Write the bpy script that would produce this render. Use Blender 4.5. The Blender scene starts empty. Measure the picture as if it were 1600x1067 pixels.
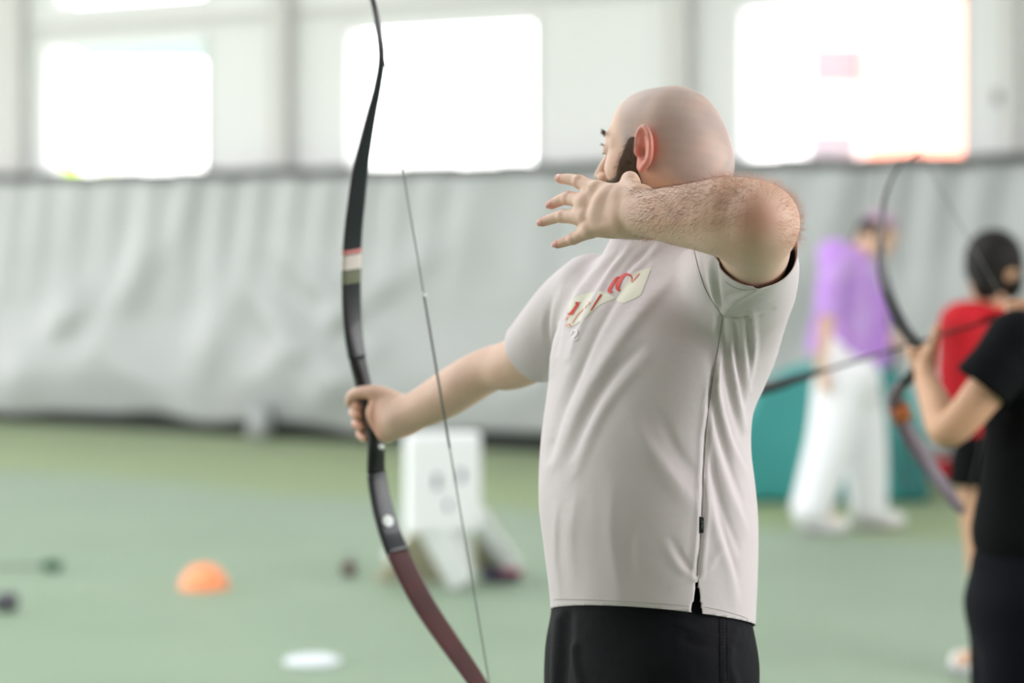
import bpy, bmesh, math, random
import numpy as np
from mathutils import Vector, Matrix
from mathutils.bvhtree import BVHTree

# ------------------------------------------------------------------ camera, sky, exposure
SC = bpy.context.scene
COL = SC.collection
CAM_H, HZ, F = 1.52, 370.0, 3778.0            # eye height, horizon row, focal length in pixels
cam = bpy.data.cameras.new('camera')
cam_ob = bpy.data.objects.new('camera', cam); COL.objects.link(cam_ob)
cam_ob.location = (0, 0, CAM_H)
cam_ob.rotation_euler = (math.radians(90), 0, 0)
cam.sensor_width = 36.0
cam.lens = F * 36.0 / 1600.0
cam.shift_y = -(1067 / 2 - HZ) / 1600.0
cam.clip_end = 400
cam.dof.use_dof = True
cam.dof.focus_distance = 3.36
cam.dof.aperture_fstop = 2.3
SC.camera = cam_ob

SC.view_settings.view_transform = 'Standard'
SC.view_settings.look = 'None'
SC.view_settings.gamma = 1.0
SC.view_settings.use_curve_mapping = False
SC.view_settings.exposure = 0.0
SC.cycles.max_bounces = 7
SC.cycles.diffuse_bounces = 4
SC.cycles.use_denoising = True
SC.cycles.sample_clamp_indirect = 8

world = bpy.data.worlds.new('sky'); SC.world = world; world.use_nodes = True
wn = world.node_tree.nodes; wl = world.node_tree.links
bg = wn['Background']
tc = wn.new('ShaderNodeTexCoord'); sp = wn.new('ShaderNodeSeparateXYZ'); wl.new(tc.outputs['Generated'], sp.inputs[0])
rp = wn.new('ShaderNodeValToRGB'); wl.new(sp.outputs['Z'], rp.inputs[0])
rp.color_ramp.elements[0].position = 0.0; rp.color_ramp.elements[0].color = (1.0, 0.985, 0.97, 1)
rp.color_ramp.elements[1].position = 0.8; rp.color_ramp.elements[1].color = (0.94, 0.97, 1.0, 1)
wl.new(rp.outputs[0], bg.inputs[0])
bg.inputs[1].default_value = 5.0               # bright overcast sky outside the hall

def P(px, py, Y):
    """pixel of the 1600x1067 frame at distance Y -> place in the hall (metres)"""
    return np.array([(px - 800.0) / F * Y, Y, CAM_H - (py - HZ) / F * Y])

def U(*args):
    return np.array(args, float)

def unit(v):
    v = np.asarray(v, float)
    return v / np.linalg.norm(v)

# ------------------------------------------------------------------ scene graph helpers
def tag(o, label=None, cat=None, group=None, kind=None):
    if label: o['label'] = label
    if cat: o['category'] = cat
    if group: o['group'] = group
    if kind: o['kind'] = kind
    return o

def empty(name, loc, label=None, cat=None, group=None):
    o = bpy.data.objects.new(name, None); COL.objects.link(o)
    o.location = tuple(float(c) for c in loc); o.empty_display_size = 0.1
    return tag(o, label, cat, group)

def link(name, me, mat=None, parent=None, smooth=True, label=None):
    """me is in world coordinates; children keep them through the parent's inverse"""
    if mat is not None and not me.materials: me.materials.append(mat)
    if smooth: me.polygons.foreach_set('use_smooth', [True] * len(me.polygons))
    o = bpy.data.objects.new(name, me); COL.objects.link(o)
    if parent is not None:
        o.parent = parent
        chain = []
        q = parent
        m = Matrix.Identity(4)
        while q is not None:
            m = Matrix.Translation(q.location) @ q.rotation_euler.to_matrix().to_4x4() @ m if q.parent is None else m
            q = q.parent
        o.matrix_parent_inverse = m.inverted() if parent.parent is None else Matrix.Identity(4)
    if label: o['label'] = label
    me.update()
    return o

def mesh_np(name, V, Fq):
    me = bpy.data.meshes.new(name)
    V = np.asarray(V, np.float32); Fq = np.asarray(Fq, np.int32)
    n = Fq.shape[1]
    me.vertices.add(len(V)); me.vertices.foreach_set('co', V.ravel())
    me.loops.add(Fq.size); me.loops.foreach_set('vertex_index', Fq.ravel())
    me.polygons.add(len(Fq))
    me.polygons.foreach_set('loop_start', np.arange(0, Fq.size, n, dtype=np.int32))
    me.polygons.foreach_set('loop_total', np.full(len(Fq), n, dtype=np.int32))
    me.update(calc_edges=True); me.validate()
    return me

class MB:
    """collects boxes, tubes and lofts, builds ONE mesh"""
    def __init__(s): s.v = []; s.f = []
    def add(s, V, Fs):
        n = len(s.v); s.v += [tuple(map(float, p)) for p in V]; s.f += [tuple(i + n for i in f) for f in Fs]
    def box(s, lo, hi, M=None):
        x0, y0, z0 = lo; x1, y1, z1 = hi
        V = [(x0,y0,z0),(x1,y0,z0),(x1,y1,z0),(x0,y1,z0),(x0,y0,z1),(x1,y0,z1),(x1,y1,z1),(x0,y1,z1)]
        if M is not None: V = [tuple(M @ Vector(p)) for p in V]
        s.add(V, [(0,3,2,1),(4,5,6,7),(0,1,5,4),(1,2,6,5),(2,3,7,6),(3,0,4,7)])
    def tube(s, pts, rad, n=12, flat=None, fs=1.0, closed=True):
        pts = [np.asarray(p, float) for p in pts]
        if np.isscalar(rad): rad = [rad] * len(pts)
        V = []; N = len(pts)
        ref = None
        for i in range(N):
            t = unit(pts[min(i+1, N-1)] - pts[max(i-1, 0)])
            if flat is not None: a = np.asarray(flat, float)
            elif ref is None: a = np.array([0,0,1.0]) if abs(t[2]) < 0.9 else np.array([1.0,0,0])
            else: a = ref
            a = unit(a - t * np.dot(a, t)); ref = a
            b = np.cross(t, a)
            for k in range(n):
                th = 2 * math.pi * k / n
                V.append(pts[i] + a * math.cos(th) * rad[i] * fs + b * math.sin(th) * rad[i])
        Fs = []
        for i in range(N-1):
            for k in range(n):
                k2 = (k+1) % n
                Fs.append((i*n+k, i*n+k2, (i+1)*n+k2, (i+1)*n+k))
        if closed:
            Fs.append(tuple(range(n))[::-1]); Fs.append(tuple((N-1)*n+k for k in range(n)))
        s.add(V, Fs)
    def lathe(s, prof, n=32, M=None, cap=True):
        V = []
        for r, z in prof:
            for k in range(n):
                th = 2*math.pi*k/n
                p = (r*math.cos(th), r*math.sin(th), z)
                V.append(tuple(M @ Vector(p)) if M is not None else p)
        Fs = [(i*n+k, i*n+(k+1)%n, (i+1)*n+(k+1)%n, (i+1)*n+k) for i in range(len(prof)-1) for k in range(n)]
        if cap:
            Fs.append(tuple(range(n))[::-1]); Fs.append(tuple((len(prof)-1)*n+k for k in range(n)))
        s.add(V, Fs)
    def build(s, name, mat, parent=None, smooth=False, label=None, bevel=0, seg=3):
        me = bpy.data.meshes.new(name); me.from_pydata(s.v, [], s.f); me.update()
        bm = bmesh.new(); bm.from_mesh(me); bmesh.ops.recalc_face_normals(bm, faces=bm.faces); bm.to_mesh(me); bm.free()
        o = link(name, me, mat, parent, smooth, label)
        if bevel:
            b = o.modifiers.new('bevel', 'BEVEL'); b.width = bevel; b.segments = seg; b.limit_method = 'ANGLE'
        return o

def spline(pts, n):
    """Catmull-Rom resample of a list of points (any dimension)"""
    pts = np.asarray(pts, float)
    q = np.vstack([2*pts[0]-pts[1], pts, 2*pts[-1]-pts[-2]])
    out = []
    m = len(pts) - 1
    for s in np.linspace(0, m, n):
        i = min(int(s), m-1); t = s - i
        p0, p1, p2, p3 = q[i], q[i+1], q[i+2], q[i+3]
        out.append(0.5*((2*p1)+(-p0+p2)*t+(2*p0-5*p1+4*p2-p3)*t*t+(-p0+3*p1-3*p2+p3)*t**3))
    return np.array(out)

# ------------------------------------------------------------------ materials
def mat(name, col, rough=0.6, spec=0.5, metal=0.0, sss=0.0, noise=None, bump=None, emis=0, attr=None, sheen=0.0, wave=None, coat=0.0, trans=0.0):
    m = bpy.data.materials.new(name); m.use_nodes = True
    nt = m.node_tree; b = nt.nodes['Principled BSDF']; L = nt.links
    b.inputs['Base Color'].default_value = (*col, 1); b.inputs['Roughness'].default_value = rough
    b.inputs['Specular IOR Level'].default_value = spec; b.inputs['Metallic'].default_value = metal
    b.inputs['Sheen Weight'].default_value = sheen
    b.inputs['Coat Weight'].default_value = coat
    if sss:
        b.inputs['Subsurface Weight'].default_value = sss
        b.inputs['Subsurface Radius'].default_value = (1.0, 0.35, 0.2); b.inputs['Subsurface Scale'].default_value = 0.009
    tcn = nt.nodes.new('ShaderNodeTexCoord')
    src = None
    if attr:
        a = nt.nodes.new('ShaderNodeAttribute'); a.attribute_name = attr; src = a.outputs['Color']
    if noise:                                  # (scale, amount, second colour or None)
        sc_, amt, c2 = noise
        nz = nt.nodes.new('ShaderNodeTexNoise'); nz.inputs['Scale'].default_value = sc_; nz.inputs['Detail'].default_value = 6
        L.new(tcn.outputs['Object'], nz.inputs['Vector'])
        rr = nt.nodes.new('ShaderNodeMapRange'); rr.inputs[1].default_value = 0.35; rr.inputs[2].default_value = 0.65
        rr.inputs[3].default_value = 0; rr.inputs[4].default_value = amt
        L.new(nz.outputs['Fac'], rr.inputs[0])
        mx = nt.nodes.new('ShaderNodeMix'); mx.data_type = 'RGBA'
        L.new(rr.outputs[0], mx.inputs['Factor'])
        if src is not None: L.new(src, mx.inputs['A'])
        else: mx.inputs['A'].default_value = (*col, 1)
        mx.inputs['B'].default_value = (*(c2 or tuple(c*0.6 for c in col)), 1)
        src = mx.outputs['Result']
    if src is not None: L.new(src, b.inputs['Base Color'])
    if bump:                                   # (scale, strength, distance)
        nz2 = nt.nodes.new('ShaderNodeTexNoise'); nz2.inputs['Scale'].default_value = bump[0]; nz2.inputs['Detail'].default_value = 4
        L.new(tcn.outputs['Object'], nz2.inputs['Vector'])
        bp = nt.nodes.new('ShaderNodeBump'); bp.inputs['Strength'].default_value = bump[1]; bp.inputs['Distance'].default_value = bump[2]
        L.new(nz2.outputs['Fac'], bp.inputs['Height']); L.new(bp.outputs[0], b.inputs['Normal'])
    return m

def srgb(r, g, b):
    f = lambda c: (c/255/12.92) if c/255 <= 0.04045 else ((c/255+0.055)/1.055)**2.4
    return (f(r), f(g), f(b))

M = {}
M['wall'] = mat('wall_paint', srgb(228,228,229), 0.7, noise=(0.6, 0.35, srgb(222,221,222)))
M['beam'] = mat('grey_steel', srgb(205,203,202), 0.6)
M['frame'] = mat('window_frame_grey', srgb(150,150,150), 0.5)
M['skin_dark_frame'] = mat('dark_rail', srgb(84,86,86), 0.7)
M['curtain'] = mat('silver_tarpaulin', srgb(171,173,175), 0.40, 0.7, noise=(0.8, 0.5, srgb(160,163,165)), bump=(3.0, 0.35, 0.05))
M['skirt'] = mat('black_skirt', srgb(48,52,50), 0.8)
M['black_fabric'] = mat('black_fabric', srgb(14,15,18), 0.85, 0.1, bump=(60, 0.3, 0.004))
M['shorts'] = mat('black_shorts_fabric', srgb(15,15,20), 0.75, 0.15, bump=(14, 0.5, 0.01), noise=(6, 0.5, srgb(22,22,30)))
M['navy_fabric'] = mat('navy_fabric', srgb(13,14,22), 0.85, 0.1)
M['red_fabric'] = mat('red_fabric', srgb(196,22,36), 0.75, 0.3, noise=(5, 0.5, srgb(150,10,24)))
M['purple_fabric'] = mat('purple_fabric', srgb(206,168,236), 0.6, 0.4, noise=(5, 0.8, srgb(184,124,222)))
M['white_fabric'] = mat('white_fabric', srgb(240,240,246), 0.7)
M['white_plastic'] = mat('white_vinyl', srgb(242,242,246), 0.45)
M['tan_fabric'] = mat('tan_canvas', srgb(176,168,146), 0.8)
M['grey_dark'] = mat('grey_print', srgb(84,90,118), 0.7)
M['teal'] = mat('teal_vinyl', srgb(60,152,150), 0.5, noise=(2.5, 0.4, srgb(48,128,136)))
M['teal_dark'] = mat('dark_teal_vinyl', srgb(30,100,100), 0.6)
M['orange'] = mat('orange_plastic', srgb(255,150,100), 0.35, 0.5, sss=0.0)
M['white_disc'] = mat('white_rubber', srgb(220,226,232), 0.5)
M['foam_black'] = mat('black_foam', srgb(60,62,68), 0.8)
M['foam_maroon'] = mat('maroon_foam', srgb(92,60,62), 0.8)
M['foam_green'] = mat('dark_green_foam', srgb(70,100,78), 0.8)
M['foam_grey'] = mat('grey_foam', srgb(84,82,90), 0.7)
M['bow_dark'] = mat('bow_dark_laminate', srgb(20,24,36), 0.3, 0.5, coat=0.3)
M['bow_grip'] = mat('bow_black_grip', srgb(16,15,18), 0.38, 0.5)
M['burgundy'] = mat('burgundy_laminate', srgb(84,40,44), 0.35, 0.5, coat=0.3, noise=(14, 0.5, srgb(58,30,36)))
M['string'] = mat('grey_string', srgb(104,104,104), 0.7)
M['white_dot'] = mat('white_dot', srgb(236,242,242), 0.5)
M['pink_band'] = mat('pink_band', srgb(208,130,128), 0.4)
M['cream_band'] = mat('cream_band', srgb(214,206,200), 0.4)
M['olive_band'] = mat('olive_band', srgb(112,116,96), 0.4)
M['red_print'] = mat('red_print', srgb(214,36,16), 0.6)
M['pink_print'] = mat('faded_red_print', srgb(240,120,100), 0.6)
M['white_print'] = mat('white_print', srgb(236,234,232), 0.6)
M['cream_print'] = mat('cream_print', srgb(224,222,206), 0.6)
M['black_tag'] = mat('black_tag', srgb(18,22,24), 0.6)
M['hair'] = mat('dark_hair', srgb(22,17,16), 0.6, 0.25, bump=(90, 0.6, 0.003))
M['brow'] = mat('brow_hair', srgb(112,92,78), 0.7)
M['beard'] = mat('beard_brown', srgb(98,78,66), 0.75, 0.3, bump=(300, 0.8, 0.002))
M['arm_hair'] = mat('arm_hair_brown', srgb(96,62,44), 0.6)
M['light_hair'] = mat('arm_hair_light', srgb(216,150,120), 0.5)
M['nail'] = mat('fingernail', srgb(226,168,156), 0.35, 0.5)
M['eye'] = mat('eye_white', srgb(225,220,214), 0.2)
M['iris'] = mat('iris_brown', srgb(60,40,28), 0.2)
M['skin_light'] = mat('skin_fair', srgb(224,186,160), 0.55, 0.4, sss=0.1)
M['skin_tan'] = mat('skin_tan', srgb(206,160,130), 0.55, 0.4, sss=0.1)
M['cap'] = mat('lilac_cap', srgb(176,150,170), 0.7)
M['shoe'] = mat('white_shoe', srgb(232,230,232), 0.6)
M['sole'] = mat('grey_sole', srgb(170,170,174), 0.7)

def skin_main():
    m = mat('archer_skin', (1,1,1), 0.52, 0.4, sss=0.12, attr='Col', noise=(26, 0.16, srgb(196,132,108)), bump=(420, 0.12, 0.001))
    return m
M['skin_main'] = skin_main()

def shirt_mat():
    m = mat('grey_jersey', srgb(213,202,206), 0.62, 0.35, sheen=0.15)
    nt = m.node_tree; b = nt.nodes['Principled BSDF']; L = nt.links
    t = nt.nodes.new('ShaderNodeTexCoord')
    n1 = nt.nodes.new('ShaderNodeTexNoise'); n1.inputs['Scale'].default_value = 900; n1.inputs['Detail'].default_value = 1
    n2 = nt.nodes.new('ShaderNodeTexNoise'); n2.inputs['Scale'].default_value = 16; n2.inputs['Detail'].default_value = 3
    L.new(t.outputs['Object'], n1.inputs[0]); L.new(t.outputs['Object'], n2.inputs[0])
    b1 = nt.nodes.new('ShaderNodeBump'); b1.inputs['Strength'].default_value = 0.08; b1.inputs['Distance'].default_value = 0.0006
    b2 = nt.nodes.new('ShaderNodeBump'); b2.inputs['Strength'].default_value = 0.25; b2.inputs['Distance'].default_value = 0.008
    L.new(n1.outputs['Fac'], b1.inputs['Height']); L.new(n2.outputs['Fac'], b2.inputs['Height'])
    L.new(b2.outputs[0], b1.inputs['Normal']); L.new(b1.outputs[0], b.inputs['Normal'])
    return m
M['shirt'] = shirt_mat()

def turf_mat():
    m = mat('artificial_turf', (0.1,0.3,0.1), 0.60, 0.5, sheen=0.3)
    nt = m.node_tree; b = nt.nodes['Principled BSDF']; L = nt.links
    t = nt.nodes.new('ShaderNodeTexCoord')
    # a strip of yellower, older turf rolls lies along the curtain (object y = metres from the back wall)
    s = nt.nodes.new('ShaderNodeSeparateXYZ'); L.new(t.outputs['Object'], s.inputs[0])
    n0 = nt.nodes.new('ShaderNodeTexNoise'); n0.inputs['Scale'].default_value = 0.5; L.new(t.outputs['Object'], n0.inputs[0])
    ad = nt.nodes.new('ShaderNodeMath'); ad.operation = 'MULTIPLY_ADD'; L.new(n0.outputs['Fac'], ad.inputs[0]); ad.inputs[1].default_value = 0.8; L.new(s.outputs['Y'], ad.inputs[2])
    r = nt.nodes.new('ShaderNodeMapRange'); L.new(ad.outputs[0], r.inputs[0]); r.inputs[1].default_value = 3.4; r.inputs[2].default_value = 3.9
    mx = nt.nodes.new('ShaderNodeMix'); mx.data_type = 'RGBA'
    mx.inputs['A'].default_value = (*srgb(122,146,66), 1); mx.inputs['B'].default_value = (*srgb(118,146,112), 1)
    L.new(r.outputs[0], mx.inputs['Factor'])
    n1 = nt.nodes.new('ShaderNodeTexNoise'); n1.inputs['Scale'].default_value = 1.3; n1.inputs['Detail'].default_value = 8; L.new(t.outputs['Object'], n1.inputs[0])
    n2 = nt.nodes.new('ShaderNodeTexNoise'); n2.inputs['Scale'].default_value = 60; n2.inputs['Detail'].default_value = 4; L.new(t.outputs['Object'], n2.inputs[0])
    m1 = nt.nodes.new('ShaderNodeMix'); m1.data_type = 'RGBA'; m1.blend_type = 'MULTIPLY'; m1.inputs['Factor'].default_value = 0.5
    L.new(mx.outputs['Result'], m1.inputs['A'])
    rr = nt.nodes.new('ShaderNodeValToRGB'); rr.color_ramp.elements[0].position = 0.3; rr.color_ramp.elements[0].color = (0.62,0.72,0.6,1); rr.color_ramp.elements[1].position = 0.7; rr.color_ramp.elements[1].color = (1,1,1,1)
    L.new(n1.outputs['Fac'], rr.inputs[0]); L.new(rr.outputs[0], m1.inputs['B'])
    m2 = nt.nodes.new('ShaderNodeMix'); m2.data_type = 'RGBA'; m2.blend_type = 'MULTIPLY'; m2.inputs['Factor'].default_value = 0.5
    L.new(m1.outputs['Result'], m2.inputs['A'])
    r2 = nt.nodes.new('ShaderNodeValToRGB'); r2.color_ramp.elements[0].position = 0.35; r2.color_ramp.elements[0].color = (0.45,0.5,0.4,1); r2.color_ramp.elements[1].position = 0.65; r2.color_ramp.elements[1].color = (1,1,1,1)
    L.new(n2.outputs['Fac'], r2.inputs[0]); L.new(r2.outputs[0], m2.inputs['B'])
    L.new(m2.outputs['Result'], b.inputs['Base Color'])
    bp = nt.nodes.new('ShaderNodeBump'); bp.inputs['Strength'].default_value = 0.7; bp.inputs['Distance'].default_value = 0.02
    L.new(n2.outputs['Fac'], bp.inputs['Height']); L.new(bp.outputs[0], b.inputs['Normal'])
    return m
M['turf'] = turf_mat()
# ------------------------------------------------------------------ implicit surfaces for bodies and clothes
class Shape:
    """ordered smooth unions / cuts of primitives, meshed by surface nets"""
    def __init__(s): s.ops = []; s.lo = np.full(3, 1e9); s.hi = np.full(3, -1e9)
    def put(s, fn, c, R, k=0.01, op='u', frame=None):
        c = np.asarray(c, float)
        if frame is not None:
            O, A = frame                       # A rows = local axes in world
            f0 = fn; fn = lambda p, f0=f0, O=O, A=A: f0((p - O) @ A.T)
            c = O + c @ A
        s.ops.append((fn, c, R, k, op))
        if op == 'u': s.lo = np.minimum(s.lo, c - R); s.hi = np.maximum(s.hi, c + R)
        return s
    def ell(s, c, r, k=0.01, op='u', axes=None, frame=None):
        c = np.asarray(c, float); r = np.asarray(r, float)
        A = None if axes is None else np.array([unit(a) for a in axes])
        def fn(p):
            q = p - c
            if A is not None: q = q @ A.T
            k0 = np.linalg.norm(q / r, axis=1); k1 = np.linalg.norm(q / (r*r), axis=1) + 1e-9
            return k0 * (k0 - 1) / k1
        return s.put(fn, c, r.max(), k, op, frame)
    def tube(s, pts, rad, k=0.01, op='u', n=None, flat=None, fs=1.0, frame=None):
        pts = np.asarray(pts, float); rad = np.asarray([rad]*len(pts) if np.isscalar(rad) else rad, float)
        if n: 
            q = spline(np.column_stack([pts, rad]), n); pts = q[:, :3]; rad = q[:, 3]
        fl = None if flat is None else unit(flat)
        def fn(p):
            d = np.full(len(p), 1e9)
            for a, b, ra, rb in zip(pts[:-1], pts[1:], rad[:-1], rad[1:]):
                ba = b - a; L = max(np.dot(ba, ba), 1e-12)
                t = np.clip(((p - a) @ ba) / L, 0, 1)
                w = p - a - t[:, None] * ba
                if fl is not None: w = w + np.outer((w @ fl) * (1/fs - 1), fl)
                dd = np.linalg.norm(w, axis=1) - (ra + (rb - ra) * t)
                if fl is not None: dd = dd * (0.5 + 0.5*fs)
                d = np.minimum(d, dd)
            return d
        c = (pts.min(0) + pts.max(0)) / 2
        R = np.max(np.linalg.norm(pts - c, axis=1) + rad)
        return s.put(fn, c, R, k, op, frame)
    def loft(s, keys, k=0.01, op='u', ex=2.2, n=60):
        """keys: rows z, cx, cy, a (front-back), b (left-right), yaw in degrees"""
        K = spline(np.asarray(keys, float), n); K = K[np.argsort(K[:, 0])]
        z0, z1 = K[0, 0], K[-1, 0]
        def fn(p):
            z = p[:, 2]
            g = [np.interp(z, K[:, 0], K[:, i]) for i in range(1, 6)]
            ph = np.radians(g[4]); c_, s_ = np.cos(ph), np.sin(ph)
            dx, dy = p[:, 0] - g[0], p[:, 1] - g[1]
            u = -(dx * c_ + dy * s_); v = dx * s_ - dy * c_
            r = (np.abs(u/g[2])**ex + np.abs(v/g[3])**ex)**(1/ex) + 1e-6
            rad = np.sqrt(u*u + v*v)
            d = rad * (1 - 1/r)
            d = np.where(r < 0.3, -np.minimum(g[2], g[3])*0.7, d) * 0.95
            return np.maximum(d, np.maximum(z - z1, z0 - z))
        c = np.array([K[:, 1].mean(), K[:, 2].mean(), (z0+z1)/2])
        R = math.hypot((z1-z0)/2, max(K[:, 3].max(), K[:, 4].max())) + 0.08
        return s.put(fn, c, R, k, op)
    def plane(s, o, n, c, R, k=0.002):
        """cut away the side n points to, near c"""
        o = np.asarray(o, float); n = unit(n)
        return s.put(lambda p: (p - o) @ n, c, R, k, 'i')
    def merge(s, other):
        s.ops += other.ops; s.lo = np.minimum(s.lo, other.lo); s.hi = np.maximum(s.hi, other.hi); return s
    def eval(s, p, band=0.02, cutband=0.012):
        d = np.full(len(p), 1.0)
        for fn, c, R, k, op in s.ops:
            m = np.nonzero(((p - c)**2).sum(1) < (R + k + (cutband if op == 'i' else band))**2)[0]
            if len(m) == 0: continue
            e = fn(p[m]); o = d[m]
            if op == 'u':
                h = np.maximum(k - np.abs(o - e), 0) / k
                d[m] = np.minimum(o, e) - h*h*k*0.25
            else:
                if op == 's': e = -e
                h = np.maximum(k - np.abs(o - e), 0) / k
                d[m] = np.maximum(o, e) + h*h*k*0.25
        return d
    def mesh(s, h, name='m', extra=None, B=16, proj=1):
        """extra(p, d) may change the field (offset shells, regions)"""
        ev = (lambda p, band: s.eval(p, band)) if extra is None else (lambda p, band: extra(p, s.eval(p, band)))
        lo = s.lo - 3*h; nb = np.ceil((s.hi - lo + 3*h) / (B*h)).astype(int)
        I = np.stack(np.meshgrid(*[np.arange(n) for n in nb], indexing='ij'), -1).reshape(-1, 3)
        cen = lo + (I + 0.5) * B * h
        rb = B*h*0.87
        dd = ev(cen, rb*1.6)
        act = np.abs(dd) < rb*1.35
        if any(o_[4] == 'i' for o_ in s.ops) and extra is None: act |= np.abs(s.eval(cen, rb*1.6, rb*1.6)) < rb*1.35
        I = I[act]
        g = np.arange(B+1)
        G = np.stack(np.meshgrid(g, g, g, indexing='ij'), -1).reshape(-1, 3)
        BIG = 1 << 20
        pos_l = []; id_l = []; edges = []
        CH = 200
        for c0 in range(0, len(I), CH):
            Ib = I[c0:c0+CH]
            gi = (Ib[:, None, :]*B + G[None]).reshape(-1, 3)
            d = ev(lo + gi*h, 3*h).reshape(len(Ib), B+1, B+1, B+1)
            ins = d < 0
            # cells
            cor = [(i,j,k) for i in (0,1) for j in (0,1) for k in (0,1)]
            cnt = sum(ins[:, i:i+B, j:j+B, k:k+B].astype(np.int8) for i,j,k in cor)
            act = np.nonzero((cnt > 0) & (cnt < 8))
            if len(act[0]) == 0: continue
            bi, ci, cj, ck = act
            acc = np.zeros((len(bi), 3)); num = np.zeros(len(bi))
            for ax in range(3):
                for a in (0,1):
                    for b in (0,1):
                        o0 = [0,0,0]; oth = [x for x in range(3) if x != ax]
                        o0[oth[0]] = a; o0[oth[1]] = b; o1 = list(o0); o1[ax] = 1
                        v0 = d[bi, ci+o0[0], cj+o0[1], ck+o0[2]]; v1 = d[bi, ci+o1[0], cj+o1[1], ck+o1[2]]
                        x = (v0 < 0) != (v1 < 0)
                        t = np.where(x, v0 / np.where(x, v0 - v1, 1), 0)
                        q = np.zeros((len(bi), 3)); q[:, ax] = t; q[:, oth[0]] = a; q[:, oth[1]] = b
                        acc += q * x[:, None]; num += x
            cell = Ib[bi]*B + np.stack([ci, cj, ck], 1)
            pos_l.append(lo + (cell + acc/num[:, None]) * h)
            id_l.append(cell[:, 0].astype(np.int64) + cell[:, 1].astype(np.int64)*BIG + cell[:, 2].astype(np.int64)*BIG*BIG)
            for ax in range(3):
                oth = [(ax+1) % 3, (ax+2) % 3]
                sl0 = [slice(0, B)]*3; sl1 = [slice(0, B)]*3; sl1[ax] = slice(1, B+1)
                a0 = ins[(slice(None), *sl0)]; a1 = ins[(slice(None), *sl1)]
                e = np.nonzero(a0 != a1)
                ec = Ib[e[0]]*B + np.stack(e[1:], 1)
                edges.append((ax, ec, a0[e]))
        pos = np.vstack(pos_l); ids = np.concatenate(id_l)
        o = np.argsort(ids); ids = ids[o]; pos = pos[o]
        quads = []
        def look(c):
            key = c[:, 0].astype(np.int64) + c[:, 1].astype(np.int64)*BIG + c[:, 2].astype(np.int64)*BIG*BIG
            j = np.minimum(np.searchsorted(ids, key), len(ids)-1)
            return np.where(ids[j] == key, j, -1)
        for ax, ec, inside in edges:
            u = np.zeros(3, int); v = np.zeros(3, int); u[(ax+1) % 3] = 1; v[(ax+2) % 3] = 1
            q = np.stack([look(ec), look(ec-u), look(ec-u-v), look(ec-v)], 1)
            ok = (q >= 0).all(1); q = q[ok]; ins_ = inside[ok]
            q[~ins_] = q[~ins_][:, ::-1]
            quads.append(q)
        quads = np.vstack(quads)
        for _ in range(proj):                  # pull the vertices onto the surface
            e = h*0.4
            d0 = ev(pos, 3*h)
            gr = np.stack([ev(pos + np.eye(3)[a]*e, 3*h) - ev(pos - np.eye(3)[a]*e, 3*h) for a in range(3)], 1) / (2*e)
            gn = (gr**2).sum(1) + 1e-6
            st = np.clip(d0/gn, -h*0.5, h*0.5)
            pos = pos - gr * np.where(gn > 0.2, st, 0)[:, None] * 0.8
        return mesh_np(name, pos, quads)

def get_co(me):
    a = np.empty(len(me.vertices)*3, np.float32); me.vertices.foreach_get('co', a); return a.reshape(-1, 3).astype(float)
def get_no(me):
    a = np.empty(len(me.vertices)*3, np.float32); me.vertices.foreach_get('normal', a); return a.reshape(-1, 3).astype(float)
def set_co(me, V):
    me.vertices.foreach_set('co', V.astype(np.float32).ravel()); me.update()
def set_col(me, C):
    at = me.color_attributes.new('Col', 'FLOAT_COLOR', 'POINT')
    at.data.foreach_set('color', np.column_stack([C, np.ones(len(C))]).astype(np.float32).ravel())
def to_px(V):
    return 800 + F*V[:, 0]/V[:, 1], HZ - F*(V[:, 2]-CAM_H)/V[:, 1]
def sm(x, a, b):
    t = np.clip((x-a)/(b-a), 0, 1); return t*t*(3-2*t)

def hair_curves(name, roots, dirs, lens, material, parent, rad=0.00009, curl=0.25, seed=1, label=None):
    rs = np.random.RandomState(seed)
    cu = bpy.data.curves.new(name, 'CURVE'); cu.dimensions = '3D'; cu.bevel_depth = rad; cu.bevel_resolution = 0
    cu.materials.append(material)
    for r, d, L in zip(roots, dirs, lens):
        s_ = cu.splines.new('POLY'); s_.points.add(4)
        side = unit(np.cross(d, rs.randn(3))) * curl
        co = []
        for i in range(5):
            t = i/4
            q = r + d*L*t + side*L*t*t
            co += [*q, 1 - 0.75*t if False else 1]
        s_.points.foreach_set('co', co)
        s_.points.foreach_set('radius', [1, .9, .75, .5, .2])
    o = bpy.data.objects.new(name, cu); COL.objects.link(o); o.parent = parent
    o.matrix_parent_inverse = Matrix.Translation(parent.location).inverted() if parent.parent is None else Matrix.Identity(4)
    if label: o['label'] = label
    return o

def sample_surface(me, mask_fn, n, seed=0):
    V = get_co(me); N = get_no(me); rs = np.random.RandomState(seed)
    w = mask_fn(V, N); idx = np.nonzero(w > 0.01)[0]
    if len(idx) == 0: return np.zeros((0,3)), np.zeros((0,3))
    pr = w[idx]/w[idx].sum(); j = rs.choice(idx, n, p=pr)
    return V[j] + rs.randn(n, 3)*0.0012, N[j]
# ------------------------------------------------------------------ the hall
W0 = np.array([-4.27, 20.15]); WD = np.array([0.8382, -0.5454]); WN = np.array([-0.5454, -0.8382])   # wall line, its direction, its normal into the hall
WANG = math.atan2(WD[1], WD[0])
MW = Matrix.Translation((W0[0], W0[1], 0)) @ Matrix.Rotation(WANG, 4, 'Z')        # local x along the wall, local -y into the hall

def wall_u(px, off=0.0):
    t = (px - 800) / F; o = W0 + WN * off
    return (t*o[1] - o[0]) / (WD[0] - t*WD[1])
def wall_uz(px, py, off=0.0):
    u = wall_u(px, off); Y = (W0 + WN*off + WD*u)[1]
    return u, CAM_H - (py - HZ)/F*Y

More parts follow.
